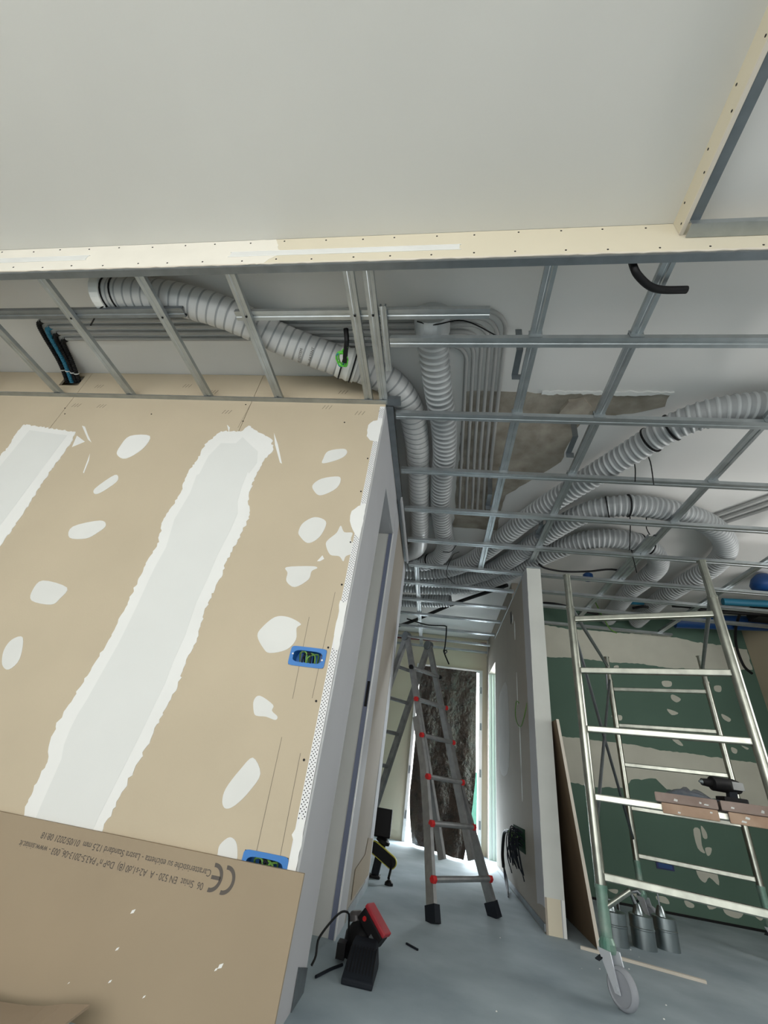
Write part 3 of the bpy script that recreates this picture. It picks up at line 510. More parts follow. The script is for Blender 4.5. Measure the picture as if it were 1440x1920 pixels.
cord('hanging_cable', 'black cable hanging down with a loop before the far doorway', [(-0.45, 5.45, 2.47), (-0.177, 5.40, 2.40), (0.05, 5.40, 2.41), (0.082, 5.40, 2.38), (0.075, 5.40, 2.13), (0.060, 5.40, 2.10), (0.075, 5.395, 2.055), (0.105, 5.40, 2.075), (0.095, 5.41, 2.105), (0.070, 5.40, 2.07), (0.138, 5.40, 1.93)], 0.0085, BLACK)
cord('thin_wire', 'thin black wire dangling from ventilation hose over the corridor', [(0.13, 3.42, 2.47), (0.085, 3.41, 2.44), (0.065, 3.40, 2.40), (0.032, 3.40, 2.30), (0.03, 3.40, 2.21), (0.10, 3.40, 2.14)], 0.003, BLACK, 'wire')
cord('black_cable', 'black cable bunch crossing behind scaffold under the green room ceiling', [(0.9, 4.62, 2.50), (1.2, 4.50, 2.49), (1.6, 4.62, 2.48), (1.72, 4.66, 2.48)], 0.016, BLACK)
cord('black_cable', 'black cable between the two loop hoses over the green room', [(1.99, 4.42, 2.49), (2.06, 4.36, 2.49), (2.12, 4.36, 2.49)], 0.014, BLACK)
cord('black_cable', 'heavy black cable leading right to blue fittings in green room ceiling', [(2.31, 4.28, 2.50), (2.45, 4.25, 2.49), (2.62, 4.28, 2.48), (3.0, 4.26, 2.48), (3.38, 4.2, 2.5)], 0.020, BLACK)
cord('black_cable', 'black cable hanging beside beige side wall in the green room', [(2.95, 4.32, 2.50), (3.05, 4.60, 2.44), (3.10, 4.75, 2.30), (3.13, 4.78, 2.12), (3.20, 4.8, 2.05)], 0.013, BLACK)
cord('black_cable', 'black cable end poking from the beige side wall at right edge', [(3.41, 4.66, 1.98), (3.34, 4.6, 1.93), (3.30, 4.50, 1.82), (3.29, 4.44, 1.76)], 0.013, BLACK)
cord('green_wire', 'frayed green wire dangling above the scaffold rung', [(1.70, 4.66, 2.658), (1.72, 4.58, 2.47), (1.74, 4.55, 2.38), (1.76, 4.5, 2.27), (1.82, 4.48, 2.22)], 0.006, WIREG, 'wire')
m = MB(); m.lathe((2.84, 3.74, 2.475), (0, 0, 1), [(0, 0.02), (0.005, 0.07), (0.03, 0.10), (0.07, 0.11), (0.12, 0.09), (0.16, 0.05)], 24)
t = tag(m.build('blue_dome', BLUED, smooth=True, origin=(2.84, 3.74, 2.475)), 'round blue plastic cover above frame at right edge', 'fitting')
t = thing('blue_pipe', (3.0, 4.55, 2.5), 'large blue pipe lying above green wall at right', 'pipe')
m = MB(); m.tube([(2.55, 4.75, 2.52), (3.38, 4.58, 2.52)], 0.075, 20); m.build('pipe_body', BLUED, t, smooth=True)
m = MB(); m.box(3.10, 3.38, 4.30, 4.46, 2.475, 2.60); m.build('black_clamp', BLACK, t)
tag(MB().tube([(2.72, 4.16, 2.535), (3.1, 4.12, 2.535)], 0.035, 14).build('blue_pipe', BLUEP, smooth=True), 'thin blue pipe just behind round blue cover', 'pipe')
tag(MB().tube([(2.0, 4.48, 2.585), (2.13, 4.46, 2.585)], 0.03, 12).build('blue_pipe', BLUEP, smooth=True), 'short blue pipe stub between the two loop hoses', 'pipe')
m = MB(); m.lathe((1.385, 3.86, 2.50), (0, 0, 1), [(0, 0.035), (0.02, 0.045), (0.06, 0.045), (0.08, 0.02)], 16); tag(m.build('blue_box', BLUED, smooth=True), 'small round blue box above the partition end', 'fitting')
t = thing('wire_bundle', (-0.59, 1.29, 2.50), 'coil of green wires with black tail in front of taped hose joint', 'wire')
m = MB()
cb = Vector((-0.592, 1.325, 2.430))
def loop(rx, ry, x0, y0, a0, a1, zz): return [cb + Vector((x0 + rx * math.cos(a0 + (a1 - a0) * k / 14), y0 + ry * math.sin(a0 + (a1 - a0) * k / 14), zz * math.sin(k))) for k in range(15)]
for q in (loop(0.026, 0.042, 0, 0, 0, 6.6, 0.004), loop(0.030, 0.036, 0.004, -0.006, 1, 7.2, 0.005), loop(0.022, 0.046, 0.008, 0.002, 2, 8.1, 0.004)): m.tube(spline(q, 0.006), 0.0042, 6)
m.tube(spline([cb + Vector((0.0, -0.03, 0)), cb + Vector((0.02, -0.055, 0.004)), cb + Vector((0.045, -0.07, 0.002))], 0.006), 0.0042, 6)
m.build('green_coil', WIREB, t)
m = MB(); m.tube(spline(loop(0.018, 0.040, -0.008, 0.004, 0.5, 5.4, 0.006), 0.006), 0.004, 6); m.build('dark_coil', BLUEP, t)
m = MB(); cable(m, [(-0.56, 1.20, 2.50), (-0.552, 1.235, 2.45), (-0.565, 1.29, 2.43), (-0.575, 1.34, 2.43)], 0.013, 8); m.build('black_sleeve', BLACK, t)

# ------------------------------------------------------------------ electrical boxes
def sbox(name, label, x0, x1, z0, z1, wires=True):
    t = thing(name, ((x0 + x1) / 2, YW, z0), label, 'electrical box', 'blue boxes in the beige wall')
    fx, fz = 0.006, 0.006; m = MB(); q = 0.0035
    n = 24; cxm = (x0 + x1) / 2; czm = (z0 + z1) / 2; hx = (x1 - x0) / 2; hz = (z1 - z0) / 2
    def sq(a, ex, rx, rz): c = math.cos(a); s_ = math.sin(a); return (cxm + rx * math.copysign(abs(c) ** ex, c), czm + rz * math.copysign(abs(s_) ** ex, s_))
    A = [2 * math.pi * k / n for k in range(n)]
    outer = [sq(a, 0.22, hx + 0.002, hz + 0.002) for a in A]; inner = [sq(a, 0.5, hx - 0.012, hz - 0.012) for a in A]
    vs = [(x, YW - 0.003, z) for x, z in outer] + [(x, YW - 0.003, z) for x, z in inner] + [(x, YW + 0.045, z) for x, z in inner] + [(x, YW - 0.0002, z) for x, z in outer]
    fs = [(k, (k + 1) % n, n + (k + 1) % n, n + k) for k in range(n)] + [(n + k, n + (k + 1) % n, 2 * n + (k + 1) % n, 2 * n + k) for k in range(n)] + [tuple(range(2 * n, 3 * n))] + [(3 * n + k, 3 * n + (k + 1) % n, (k + 1) % n, k) for k in range(n)]
    m.add(vs, fs); m.build('box_body', BLUE, t)
    for sx in (-1, 1):
        q = MB(); q.lathe((cxm + sx * (hx - 0.010), YW - 0.0055, czm + sx * -0.006), (0, 1, 0), [(0, 0.0035), (0.004, 0.0035)], 10); q.build('screw', WHITEM, t)
    for k in range(5):
        xa = x0 + 0.03 + 0.018 * k; q = MB()
        cable(q, [(xa, YW + 0.044, czm - 0.01), (xa + 0.004, YW + 0.015, czm + 0.016), (xa + 0.03 * (1 if k < 3 else -1), YW + 0.006, czm + 0.018 - 0.004 * k), (xa + 0.035 * (1 if k < 3 else -1), YW + 0.012, czm - 0.022)], 0.0032, 6, 0.008)
        q.build('wire', WIREG if k % 2 == 0 else RUBBER, t)
    return t
sbox('socket_box', 'upper blue electrical box with green wires set in beige wall', *BX[0])
sbox('socket_box', 'lower blue electrical box half hidden behind the leaning printed board', *BX[1])
t = thing('socket_box', (2.12, YG, 0.30), 'dark blue electrical box low on the green wall', 'electrical box')
m = MB(); m.box(2.05, 2.195, YG - 0.006, YG - 0.0005, 0.298, 0.36); m.build('box_lid', mat('navy_plastic', (28, 36, 92), 0.5, var=0.05), t)
m = MB(); m.box(2.065, 2.18, YG - 0.008, YG - 0.006, 0.308, 0.35); m.build('box_cover', BLUED, t)
# box with wires on the partition
t = thing('wall_box', (XP0, 4.30, 0.38), 'open box spilling black wires low on the corridor partition', 'electrical box')
m = MB(); m.box(XP0 - 0.003, XP0 - 0.0008, 4.06, 4.58, 0.31, 0.46); m.build('box_opening', mat('dark_green_recess', (22, 52, 32), 0.95, var=0.1, spec=0.05), t)
m = MB()
for k in range(26):
    y = random.uniform(4.08, 4.5); z = random.uniform(0.32, 0.44); a = random.uniform(-1.5, 1.5)
    cable(m, [(XP0 - 0.003, y, z), (XP0 - 0.03 - 0.03 * random.random(), y - 0.03 * a, z + 0.02), (XP0 - 0.05 - 0.03 * random.random(), y - 0.10 * a, z - 0.06), (XP0 - 0.04, y - 0.16 * a, z - 0.13 - 0.06 * random.random())], 0.004, 5, 0.02)
tag(m.build('loose_wires', RUBBER, t), kind='stuff')
m = MB()
for k in range(8):
    y = random.uniform(4.1, 4.5); cable(m, [(XP0 - 0.003, y, 0.40), (XP0 - 0.05, y + 0.02, 0.42 - 0.01 * k), (XP0 - 0.045, y - 0.06, 0.33)], 0.004, 5, 0.02)
tag(m.build('green_wires', WIREG, t), kind='stuff')
m = MB(); cable(m, [(XP0 - 0.003, 4.50, 0.37), (XP0 - 0.03, 4.62, 0.40), (XP0 - 0.04, 4.85, 0.37), (XP0 - 0.045, 4.95, 0.22), (XP0 - 0.045, 4.90, 0.12)], 0.014, 8, 0.015); m.build('black_conduit', BLACK, t)
m = MB()
for k in range(4): cable(m, [(XP0 - 0.045, 4.90, 0.14), (XP0 - 0.05, 4.80 - 0.05 * k, 0.06), (XP0 - 0.06 - 0.01 * k, 4.6 - 0.08 * k, 0.008)], 0.005, 5, 0.02)
tag(m.build('conduit_wires', RUBBER, t), kind='stuff')
cord('wire_loop', 'looped green grey wire poking from hole in the partition', [(XP0 + 0.002, 3.77, 1.315), (XP0 - 0.012, 3.84, 1.22), (XP0 - 0.02, 3.95, 1.16), (XP0 - 0.02, 4.08, 1.18), (XP0 - 0.02, 4.2, 1.27), (XP0 - 0.018, 4.15, 1.38), (XP0 - 0.008, 4.08, 1.36)], 0.004, WIREG, 'wire')

# ------------------------------------------------------------------ ladder
F1 = Vector((0.066, 3.235, 0)); U = Vector((0.677, 0.736, 0)).normalized(); tl = math.radians(20)
N0 = Vector((-U.y, U.x, 0)); UP = N0 * math.sin(tl) + Vector((0, 0, math.cos(tl))); NB = U.cross(UP).normalized()
lad = thing('folding_ladder', (0.25, 3.5, 0), 'telescopic aluminium ladder with red rung ends standing open in the corridor', 'ladder')
def LP(a, b, off=0): return F1 + U * a + UP * b - NB * off
for pts in ([LP(0.0, 0.03), LP(0.085, 0.50), LP(0.125, 0.80), LP(0.125, 1.15)], [LP(0.585, 0.03), LP(0.515, 0.50), LP(0.475, 0.80), LP(0.475, 1.15)]):
    m = MB()
    for a, c in zip(pts, pts[1:]): m.bar(a, c, 0.028, 0.062, NB)
    m.build('outer_stile', ALU, lad)
for s in (0.152, 0.448):
    m = MB(); m.bar(LP(s, 0.28, -0.010), LP(s, 1.86, -0.010), 0.024, 0.05, NB); m.build('inner_stile', ALU, lad)
for b_, w0, w1 in ((0.182, 0.03, 0.56), (0.457, 0.09, 0.50), (0.728, 0.125, 0.475)):
    m = MB(); m.tube([LP(w0, b_, -0.034), LP(w1, b_, -0.034)], 0.0165, 10); g = m.build('rung', ALU, lad)
    for a in (w0 - 0.012, w1 + 0.012):
        q = MB(); q.lathe(LP(a, b_, -0.034) - U * 0.016, U, [(0, 0.017), (0.004, 0.021), (0.028, 0.021), (0.032, 0.017)], 6); q.build('red_end', RED, g)
for b_ in (1.004, 1.275, 1.545):
    m = MB(); m.tube([LP(0.14, b_, -0.030), LP(0.46, b_, -0.030)], 0.0165, 10); g = m.build('rung', ALU, lad)
    for a in (0.118, 0.482):
        q = MB(); q.lathe(LP(a, b_, -0.030) - U * 0.014, U, [(0, 0.015), (0.004, 0.019), (0.024, 0.019), (0.028, 0.015)], 6); q.build('red_end', RED if b_ < 1.5 else BLACK, g)
for a, d in ((0.0, -0.0), (0.585, 0.0)):
    m = MB(); m.bar(LP(a, -0.004), LP(a + (0.012 if a < .3 else -0.012), 0.075), 0.046, 0.078, NB); m.build('rubber_foot', RUBBER, lad)
AP = [LP(0.152, 1.86), LP(0.448, 1.86)]
UB = N0 * math.sin(tl) - Vector((0, 0, math.cos(tl)))
for p in AP:
    m = MB(); m.lathe(p - U * 0.025, U, [(0, 0.035), (0.003, 0.042), (0.047, 0.042), (0.05, 0.035)], 16); m.build('hinge', GALVD, lad)
    m = MB(); m.bar(p, p + UB * 1.84, 0.03, 0.055, NB); m.build('rear_stile', ALU, lad)
for k in range(1, 7):
    m = MB(); m.tube([AP[0] + UB * (0.27 * k), AP[1] + UB * (0.27 * k)], 0.0155, 8); m.build('rear_rung', ALU, lad)

# ------------------------------------------------------------------ scaffold tower
FL = Vector((0.806, 2.62, 0)); FR = Vector((1.474, 2.325, 0)); RL = Vector((1.63, 4.36, 0)); RR = Vector((2.295, 4.03, 0))
sc = thing('scaffold_tower', (1.5, 3.3, 0), 'galvanised mobile scaffold tower with castor in front of green wall', 'scaffold')
zv = Vector((0, 0, 1))
for p, top in ((FL, 1.93), (FR, 1.95), (RL, 1.93), (RR, 1.93)):
    m = MB(); m.tube([p + zv * 0.36, p + zv * (top - 0.22)], 0.0235, 14); m.build('post', SCAF, sc, smooth=True)
    m = MB(); m.tube([p + zv * (top - 0.225), p + zv * top], 0.0205, 14); m.tube([p + zv * (top - 0.232), p + zv * (top - 0.218)], 0.026, 14); m.tube([p + zv * (top - 0.006), p + zv * top], 0.0245, 14); m.build('spigot', SCAF, sc)
    m = MB(); m.tube([p + zv * 0.175, p + zv * 0.372], 0.0245, 14); m.tube([p + zv * 0.36, p + zv * 0.375], 0.027, 14); m.build('lower_sleeve', SCAFG, sc, smooth=True)
for a, c, r in ((FL, FR, 0.0175), (RL, RR, 0.0175)):
    for z in (0.405, 0.712, 1.02, 1.325, 1.632):
        m = MB(); dd_ = (c - a).normalized(); m.bar(a + dd_ * 0.018 + zv * z, c - dd_ * 0.018 + zv * z, 0.031, 0.031); m.build('rung', SCAF, sc, bevel=0.005)
df0 = (FR - FL).normalized()
for a, c, r in ((FL + zv * 1.72, RL + zv * 1.84, 0.013), (FR + zv * 1.75, RR + zv * 1.82, 0.013), (FL + zv * 1.60, RL + zv * 0.50, 0.010), (RL + zv * 1.72, FL + zv * 0.55, 0.010), (FL + zv * 0.29, FL + df0 * 0.14 + zv * 0.392, 0.012)):
    d = (c - a).normalized(); m = MB(); m.tube([a + d * 0.024, c - d * 0.024], r, 10); m.build('brace', SCAF if r == 0.012 else GALVD, sc, smooth=True)
m = MB(); m.tube([RL + zv * 1.74 + Vector((-0.06, -0.1, 0)), RL + zv * 1.60 + Vector((-0.07, -0.1, 0))], 0.008, 8); m.build('brace_hook', GALVD, sc)
for p in (FL, FR, RL, RR):
    ax = Vector((0.85, 0.53, 0)).normalized(); w_ = p + Vector((ax.y, -ax.x, 0)) * 0.068 - ax * 0.020 + zv * 0.065
    g = thing('castor', (p.x, p.y, 0), None, None); attach(g, sc)
    m = MB(); m.lathe(w_ - ax * 0.018, ax, [(0.004, 0.012), (0.004, 0.050), (0.0, 0.054), (0.003, 0.061), (0.010, 0.065), (0.026, 0.065), (0.033, 0.061), (0.036, 0.054), (0.032, 0.050), (0.032, 0.012)], 32); m.build('wheel', mat('dusty_grey_rubber', (150, 154, 160), 0.7, var=0.06) if p is FL else bpy.data.materials['dusty_grey_rubber'], g, smooth=True)
    m = MB()
    fd = Vector((ax.y, -ax.x, 0))
    for s in (-1, 1):
        lo = w_ + ax * 0.028 * s; hi = p + zv * 0.163 - ax * 0.008 + ax * 0.026 * s + fd * 0.008; lo2 = lo - zv * 0.016
        q8 = [lo2 - fd * 0.012, lo2 + fd * 0.014, hi + fd * 0.034, hi - fd * 0.030]
        m.add(q8 + [v + ax * 0.004 * s for v in q8], [(0, 1, 2, 3), (4, 7, 6, 5), (0, 4, 5, 1), (1, 5, 6, 2), (2, 6, 7, 3), (3, 7, 4, 0)])
        m.lathe(lo + ax * 0.004 * s, ax * s, [(0, 0.008), (0.004, 0.007)], 8)
    m.build('fork', mat('zinc_fork', (205, 210, 216), 0.5, 0.3) if p is FL else bpy.data.materials['zinc_fork'], g)
    m = MB(); m.lathe(p + zv * 0.150, zv, [(0, 0.03), (0.012, 0.034), (0.03, 0.034), (0.05, 0.026)], 16); m.build('swivel_head', SCAFG, g)
    m = MB(); m.bar(p + zv * 0.155, p + zv * 0.125 + Vector((-0.055, -0.02, 0)), 0.025, 0.004); m.build('brake_lever', RUBBER, g)
# planks on the front rung, running back to the rear frame
dl = ((RL + RR) / 2 - (FL + FR) / 2).normalized(); df = (FR - FL).normalized()
def plank(label, s0, s1, t0, t1, z0, z1, mt, tilt=0.0):
    # plank resting on rungs; s along the front frame, t along the depth
    a = FL + df * s0 + dl * t0; b_ = FL + df * s1 + dl * t0; c = FL + df * s1 + dl * t1; d = FL + df * s0 + dl * t1
    m = MB(); vs = [p + zv * z for z in (z0, z1) for p in (a, b_, c, d)]
    m.add(vs, [(0, 3, 2, 1), (4, 5, 6, 7), (0, 1, 5, 4), (1, 2, 6, 5), (2, 3, 7, 6), (3, 0, 4, 7)])
    return tag(m.build('scaffold_plank', mt, bevel=0.006, origin=tuple(a + zv * z0)), label, 'plank', 'planks on the scaffold')
for lab, s0, s1, e0, e1 in (('dusty wooden scaffold deck plank, left of the two on the rung', 0.285, 0.520, 0.305, 0.515), ('plaster stained scaffold deck plank, right of the two at photo edge', 0.530, 0.700, 0.550, 0.704)):
    p_ = plank(lab, s0, s1, -0.075, 2.02, 0.7305, 0.768, WOODD)
    q = MB(); vs = [FL + df * a + dl * b_ + zv * z for z in (0.688, 0.7295) for a, b_ in ((e0, -0.068), (e1, -0.068), (e1, -0.026), (e0, -0.026))]
    q.add(vs, [(0, 3, 2, 1), (4, 5, 6, 7), (0, 1, 5, 4), (1, 2, 6, 5), (2, 3, 7, 6), (3, 0, 4, 7)]); q.build('end_block', WOOD, p_, bevel=0.005)
    q = MB()
    for k in range(5):
        a = s0 + 0.02 + (s1 - s0 - 0.05) * random.random(); z_ = 0.738 + 0.018 * random.random() if k < 3 else 0.695 + 0.02 * random.random(); t_ = -0.0757 if k < 3 else -0.0687
        w1, h1 = random.uniform(0.006, 0.02), random.uniform(0.004, 0.010)
        c4 = [FL + df * (a + dx * w1) + dl * t_ + zv * (z_ + dz * h1) for dx, dz in ((0, 0), (1, -0.2), (1.2, 0.7), (0.3, 1))]; q.add(c4, [(0, 1, 2, 3)])
    tag(q.build('plaster_smears', FILLT, p_), kind='stuff')

# tools lying on the planks
o = FL + df * 0.56 + dl * 0.34 + zv * 0.7685
dr = thing('cordless_drill', tuple(o), 'black cordless drill lying on the scaffold planks beside the rear post', 'drill')
m = MB(); m.lathe(o + Vector((-0.085, -0.02, 0.085)), (1, 0.15, 0), [(0, 0.010), (0.0, 0.016), (0.045, 0.020), (0.05, 0.032), (0.16, 0.034), (0.185, 0.028), (0.19, 0.015)], 18); m.build('motor_body', BLACK, dr, smooth=True)
m = MB(); m.bar(o + Vector((0.055, -0.005, 0.07)), o + Vector((0.045, -0.005, 0.015)), 0.04, 0.032, (0, 1, 0)); m.build('grip', RUBBER, dr, bevel=0.006)
m = MB(); m.box(o.x - 0.01, o.x + 0.10, o.y - 0.045, o.y + 0.035, o.z, o.z + 0.035); m.build('battery', BLACK, dr, bevel=0.006)
m = MB(); m.lathe(o + Vector((-0.10, -0.022, 0.085)), (1, 0.15, 0), [(0, 0.004), (0.015, 0.012), (0.018, 0.016)], 14); m.build('chuck', CAN, dr)
m = MB(); m.box(o.x + 0.035, o.x + 0.085, o.y - 0.062, o.y - 0.050, o.z + 0.068, o.z + 0.102); m.build('rating_plate', ALU, dr)
m = MB(); cable(m, [o + Vector((-0.13, -0.12, 0.006)), o + Vector((-0.06, -0.09, 0.008)), o + Vector((0.02, -0.07, 0.006))], 0.005, 6); m.build('bit_strap', RUBBER, dr)
ob = FL + df * 0.42 + dl * 0.20 + zv * 0.7685
m = MB(); nx, ny = 16, 10; random.seed(3); vs = []
for j in range(ny + 1):
    for i in range(nx + 1):
        u_, v_ = i / nx - .5, j / ny - .5; h = max(0.0, 0.055 * (1 - (2 * u_) ** 2) * (1 - (2 * v_) ** 2)) * (0.75 + 0.5 * noise.noise(Vector((u_ * 7, v_ * 6, 2.0))))
        vs.append(ob + df * (u_ * 0.24) + dl * (v_ * 0.18 + 0.09) + zv * (0.001 + h))
m.add(vs, [(j * (nx + 1) + i, j * (nx + 1) + i + 1, (j + 1) * (nx + 1) + i + 1, (j + 1) * (nx + 1) + i) for j in range(ny) for i in range(nx)])
BAG = mat('clear_grey_film', (120, 128, 145), 0.15, var=0.2, scale=30, spec=0.9); BAG.node_tree.nodes['Principled BSDF'].inputs['Alpha'].default_value = 0.55
tag(m.build('plastic_bag', BAG, smooth='all'), 'crumpled clear plastic bag on the scaffold planks', 'bag')

# ------------------------------------------------------------------ floor objects in the green room
for i, (x, y, lab, r) in enumerate(((1.165, 3.62, 'zinc duct fitting on floor, left of three', 0.072), (1.345, 3.67, 'zinc duct fitting on floor, middle of three', 0.066), (1.515, 3.76, 'zinc duct fitting on floor, right of three', 0.066))):
    t = thing('duct_fitting', (x, y, 0), lab, 'fitting', 'zinc duct fittings under the scaffold')
    m = MB(); m.lathe((x, y, 0), (0, 0, 1), [(0, r), (0.085, r), (0.088, r + .003), (0.094, r + .003), (0.097, r), (0.150, r), (0.152, r - 0.004), (0.152, 0.03)], 26); m.build('drum', CAN, t, smooth=True)
    m = MB(); m.lathe((x - 0.01, y, 0.152), (0, 0, 1), [(0, 0.032), (0.012, 0.030), (0.035, 0.022), (0.05, 0.014)], 18); m.build('collar', CAN, t, smooth=True)
    m = MB()
    if i == 1: m.tube([(x - 0.02, y, 0.20), (x - 0.04, y, 0.25), (x + 0.0, y - 0.005, 0.262), (x + 0.015, y - 0.005, 0.25)], 0.012, 10)
    elif i == 0: m.box(x - 0.045, x + 0.04, y - 0.02, y + 0.02, 0.20, 0.206); m.box(x + 0.036, x + 0.04, y - 0.02, y + 0.02, 0.16, 0.20)
    else: m.tube([(x - 0.01, y, 0.20), (x - 0.012, y, 0.285)], 0.005, 8)
    m.build('top_hook' if i != 2 else 'threaded_rod', GALVD, t)
m = MB(); m.add([(1.000, 3.40, 0.001), (0.993, 3.40, 0.001), (0.866, 3.40, 1.165), (0.873, 3.40, 1.165), (1.012, 4.50, 0.001), (1.000, 4.50, 0.001), (0.866, 4.50, 1.165), (0.878, 4.50, 1.165)],
    [(0, 1, 2, 3), (4, 7, 6, 5), (0, 3, 7, 4), (1, 5, 6, 2), (0, 4, 5, 1), (3, 2, 6, 7)])
t = thing('leaning_board', (0.95, 3.95, 0), 'brown board leaning against green room side of the partition', 'board')
m.build('board_sheet', CHIP, t)
m = MB(); m.add([(1.010, 3.397, 0.0), (0.990, 3.397, 0.0), (0.864, 3.397, 1.166), (0.882, 3.397, 1.166), (1.010, 3.400, 0.0), (0.990, 3.400, 0.0), (0.864, 3.400, 1.166), (0.882, 3.400, 1.166)],
    [(0, 1, 2, 3), (4, 7, 6, 5), (0, 3, 7, 4), (1, 5, 6, 2), (0, 4, 5, 1), (3, 2, 6, 7)]); m.build('cut_edge', BRUSHW, t)
m = MB(); m.bar((0.886, 3.351, 0.007), (1.442, 3.192, 0.007), 0.022, 0.012); tag(m.build('floor_batten', BRUSHW, origin=(1.16, 3.27, 0.007)), 'thin pale batten lying on floor behind the castor', 'batten')
m = MB(); m.bar((-0.064, 2.775, 0.004), (-0.008, 2.722, 0.004), 0.008, 0.007); tag(m.build('wire_offcut', RUBBER, origin=(-0.03, 2.75, 0.004)), 'short dark wire offcut lying on the bare floor', 'offcut')
m = MB()
for k in range(30):
    x = random.uniform(-0.3, 1.6); y = random.uniform(2.0, 5.5); q = random.uniform(0.0015, 0.0032)
    m.lathe((x, y, 0.0), (0, 0, 1), [(0, q * 1.5), (q, q * 0.8)], 5)
tag(tag(m.build('floor_debris', FILL), 'tiny white plaster crumbs scattered on the floor', 'debris'), kind='stuff')

# ------------------------------------------------------------------ printed plasterboard offcut leaning on the beige wall
pb = thing('plasterboard_sheet', (-1.4, 1.59, 0), 'long plasterboard offcut with upside down grey print leaning on the beige wall', 'board')
def yb(z): return 1.570 + 0.030 * z / 0.38
TH = 0.0125
m = MB(); x0, x1, zt = -3.2, -0.356, 0.379
m.add([(x0, yb(0), 0), (x1, yb(0), 0), (x1, yb(zt), zt), (x0, yb(zt), zt), (x0, yb(0) + TH, 0), (x1, yb(0) + TH, 0), (x1, yb(zt) + TH, zt), (x0, yb(zt) + TH, zt)],
    [(0, 1, 2, 3), (4, 7, 6, 5), (0, 3, 7, 4), (1, 5, 6, 2), (0, 4, 5, 1), (3, 2, 6, 7)])
m.build('board_sheet', BOARD2, pb)
BN = Vector((0, -0.38, 0.03)).normalized(); BU = Vector((0, 0.03, 0.38)).normalized()
def bp(x, z, off=0.0008): return Vector((x, yb(z), z)) + Vector((0, -1, 0.08)).normalized() * off
def print_line(s, xs, zs, xe, ze, h):
    v, f = text_mesh(s, 1.0); L = max(p[0] for p in v); q = MB()
    q.add([bp(xs + (xe - xs) * p[0] / L, zs + (ze - zs) * p[0] / L - p[1] * h) for p in v], f); q.build('printed_text', INK, pb)
print_line('Caratteristiche su etichetta - Lastra Standard 12,5 mm  01/05/2021 08:18', -0.640, 0.3455, -1.243, 0.3515, 0.0235)
print_line('06  Siniat  EN 520 - A  A2-s1,d0 (B)  DoP n\u00b0 PA3.5-2013-06_003 - www.siniat.it', -0.652, 0.3135, -1.305, 0.3215, 0.0235)
m = MB()
for cxx, bar_ in ((-0.592, False), (-0.632, True)):
    ro, ri = 0.0335, 0.0235; n = 20; vs = []
    for k in range(n + 1):
        a = math.radians(-98 + 196 * k / n)
        for r in (ri, ro): vs.append(bp(cxx + r * math.cos(a) * 0.95, 0.330 + r * math.sin(a)))
    m.add(vs, [(2 * k, 2 * k + 1, 2 * k + 3, 2 * k + 2) for k in range(n)])
    if bar_: m.add([bp(cxx - 0.004, 0.326), bp(cxx + 0.026, 0.326), bp(cxx + 0.026, 0.335), bp(cxx - 0.004, 0.335)], [(0, 1, 2, 3)])
m.build('printed_mark', INK, pb)
m = MB()
for (x, z, s_) in ((-0.846, 0.217, 1.3), (-0.85, 0.14, 1.0), (-0.542, 0.154, 1.4), (-0.836, 0.08, 0.9), (-0.726, 0.07, 0.8), (-0.55, 0.148, 0.9), (-0.95, 0.06, 0.6)):
    m.add([bp(x, z), bp(x + 0.007 * s_, z + 0.003), bp(x + 0.009 * s_, z + 0.009 * s_), bp(x + 0.002, z + 0.006 * s_)], [(0, 1, 2, 3)])
tag(m.build('plaster_flecks', FILL, pb), kind='stuff')
m = MB(); bk = [(-2.4, 1.540, 0.008), (-1.3, 1.530, 0.012), (-1.08, 1.520, 0.016), (-1.0, 1.516, 0.024), (-0.95, 1.513, 0.032), (-0.90, 1.508, 0.046), (-0.826, 1.505, 0.058)]; fr = [(-2.4, 1.25, 0.004), (-1.3, 1.25, 0.004), (-1.08, 1.25, 0.004), (-1.0, 1.25, 0.004), (-0.95, 1.25, 0.004), (-0.90, 1.25, 0.004), (-0.87, 1.25, 0.004)]
nb = len(bk); up6 = lambda L: [(x, y, z + 0.006) for x, y, z in L]
m.add(bk + fr + up6(bk) + up6(fr), [(i, i + 1, nb + i + 1, nb + i) for i in range(nb - 1)] + [(2 * nb + i, 3 * nb + i, 3 * nb + i + 1, 2 * nb + i + 1) for i in range(nb - 1)] + [(i, 2 * nb + i, 2 * nb + i + 1, i + 1) for i in range(nb - 1)] + [(nb + i, nb + i + 1, 3 * nb + i + 1, 3 * nb + i) for i in range(nb - 1)] + [(0, nb, 3 * nb, 2 * nb), (nb - 1, 3 * nb - 1, 4 * nb - 1, 2 * nb - 1)])
tag(m.build('cardboard_sheet', CARD, origin=(-1.4, 1.4, 0)), 'torn cardboard piece lying on floor before the printed board at lower left', 'cardboard')

# ------------------------------------------------------------------ black power tool on the floor by the doorway
pt = thing('battery_charger', (-0.235, 2.32, 0), 'black ribbed site tool with red topped battery on floor by left doorway', 'power tool')
def hull(pairs): # stacked quads (each 4 points)
    m = MB(); vs = [p for q in pairs for p in q]; n = len(pairs)
    fs = [(3, 2, 1, 0), tuple(4 * (n - 1) + k for k in range(4))] + [(4 * i + k, 4 * i + (k + 1) % 4, 4 * (i + 1) + (k + 1) % 4, 4 * (i + 1) + k) for i in range(n - 1) for k in range(4)]
    return m.add(vs, fs)
def rq(x0, x1, y0, y1, z): return [(x0, y0, z), (x1, y0, z), (x1, y1, z), (x0, y1, z)]
hull([rq(-0.277, -0.160, 2.180, 2.40, 0.0), rq(-0.277, -0.160, 2.180, 2.40, 0.018), rq(-0.270, -0.170, 2.30, 2.40, 0.075), rq(-0.266, -0.176, 2.34, 2.40, 0.085)]).build('ribbed_base', RUBBER, pt, bevel=0.005)
m = MB()
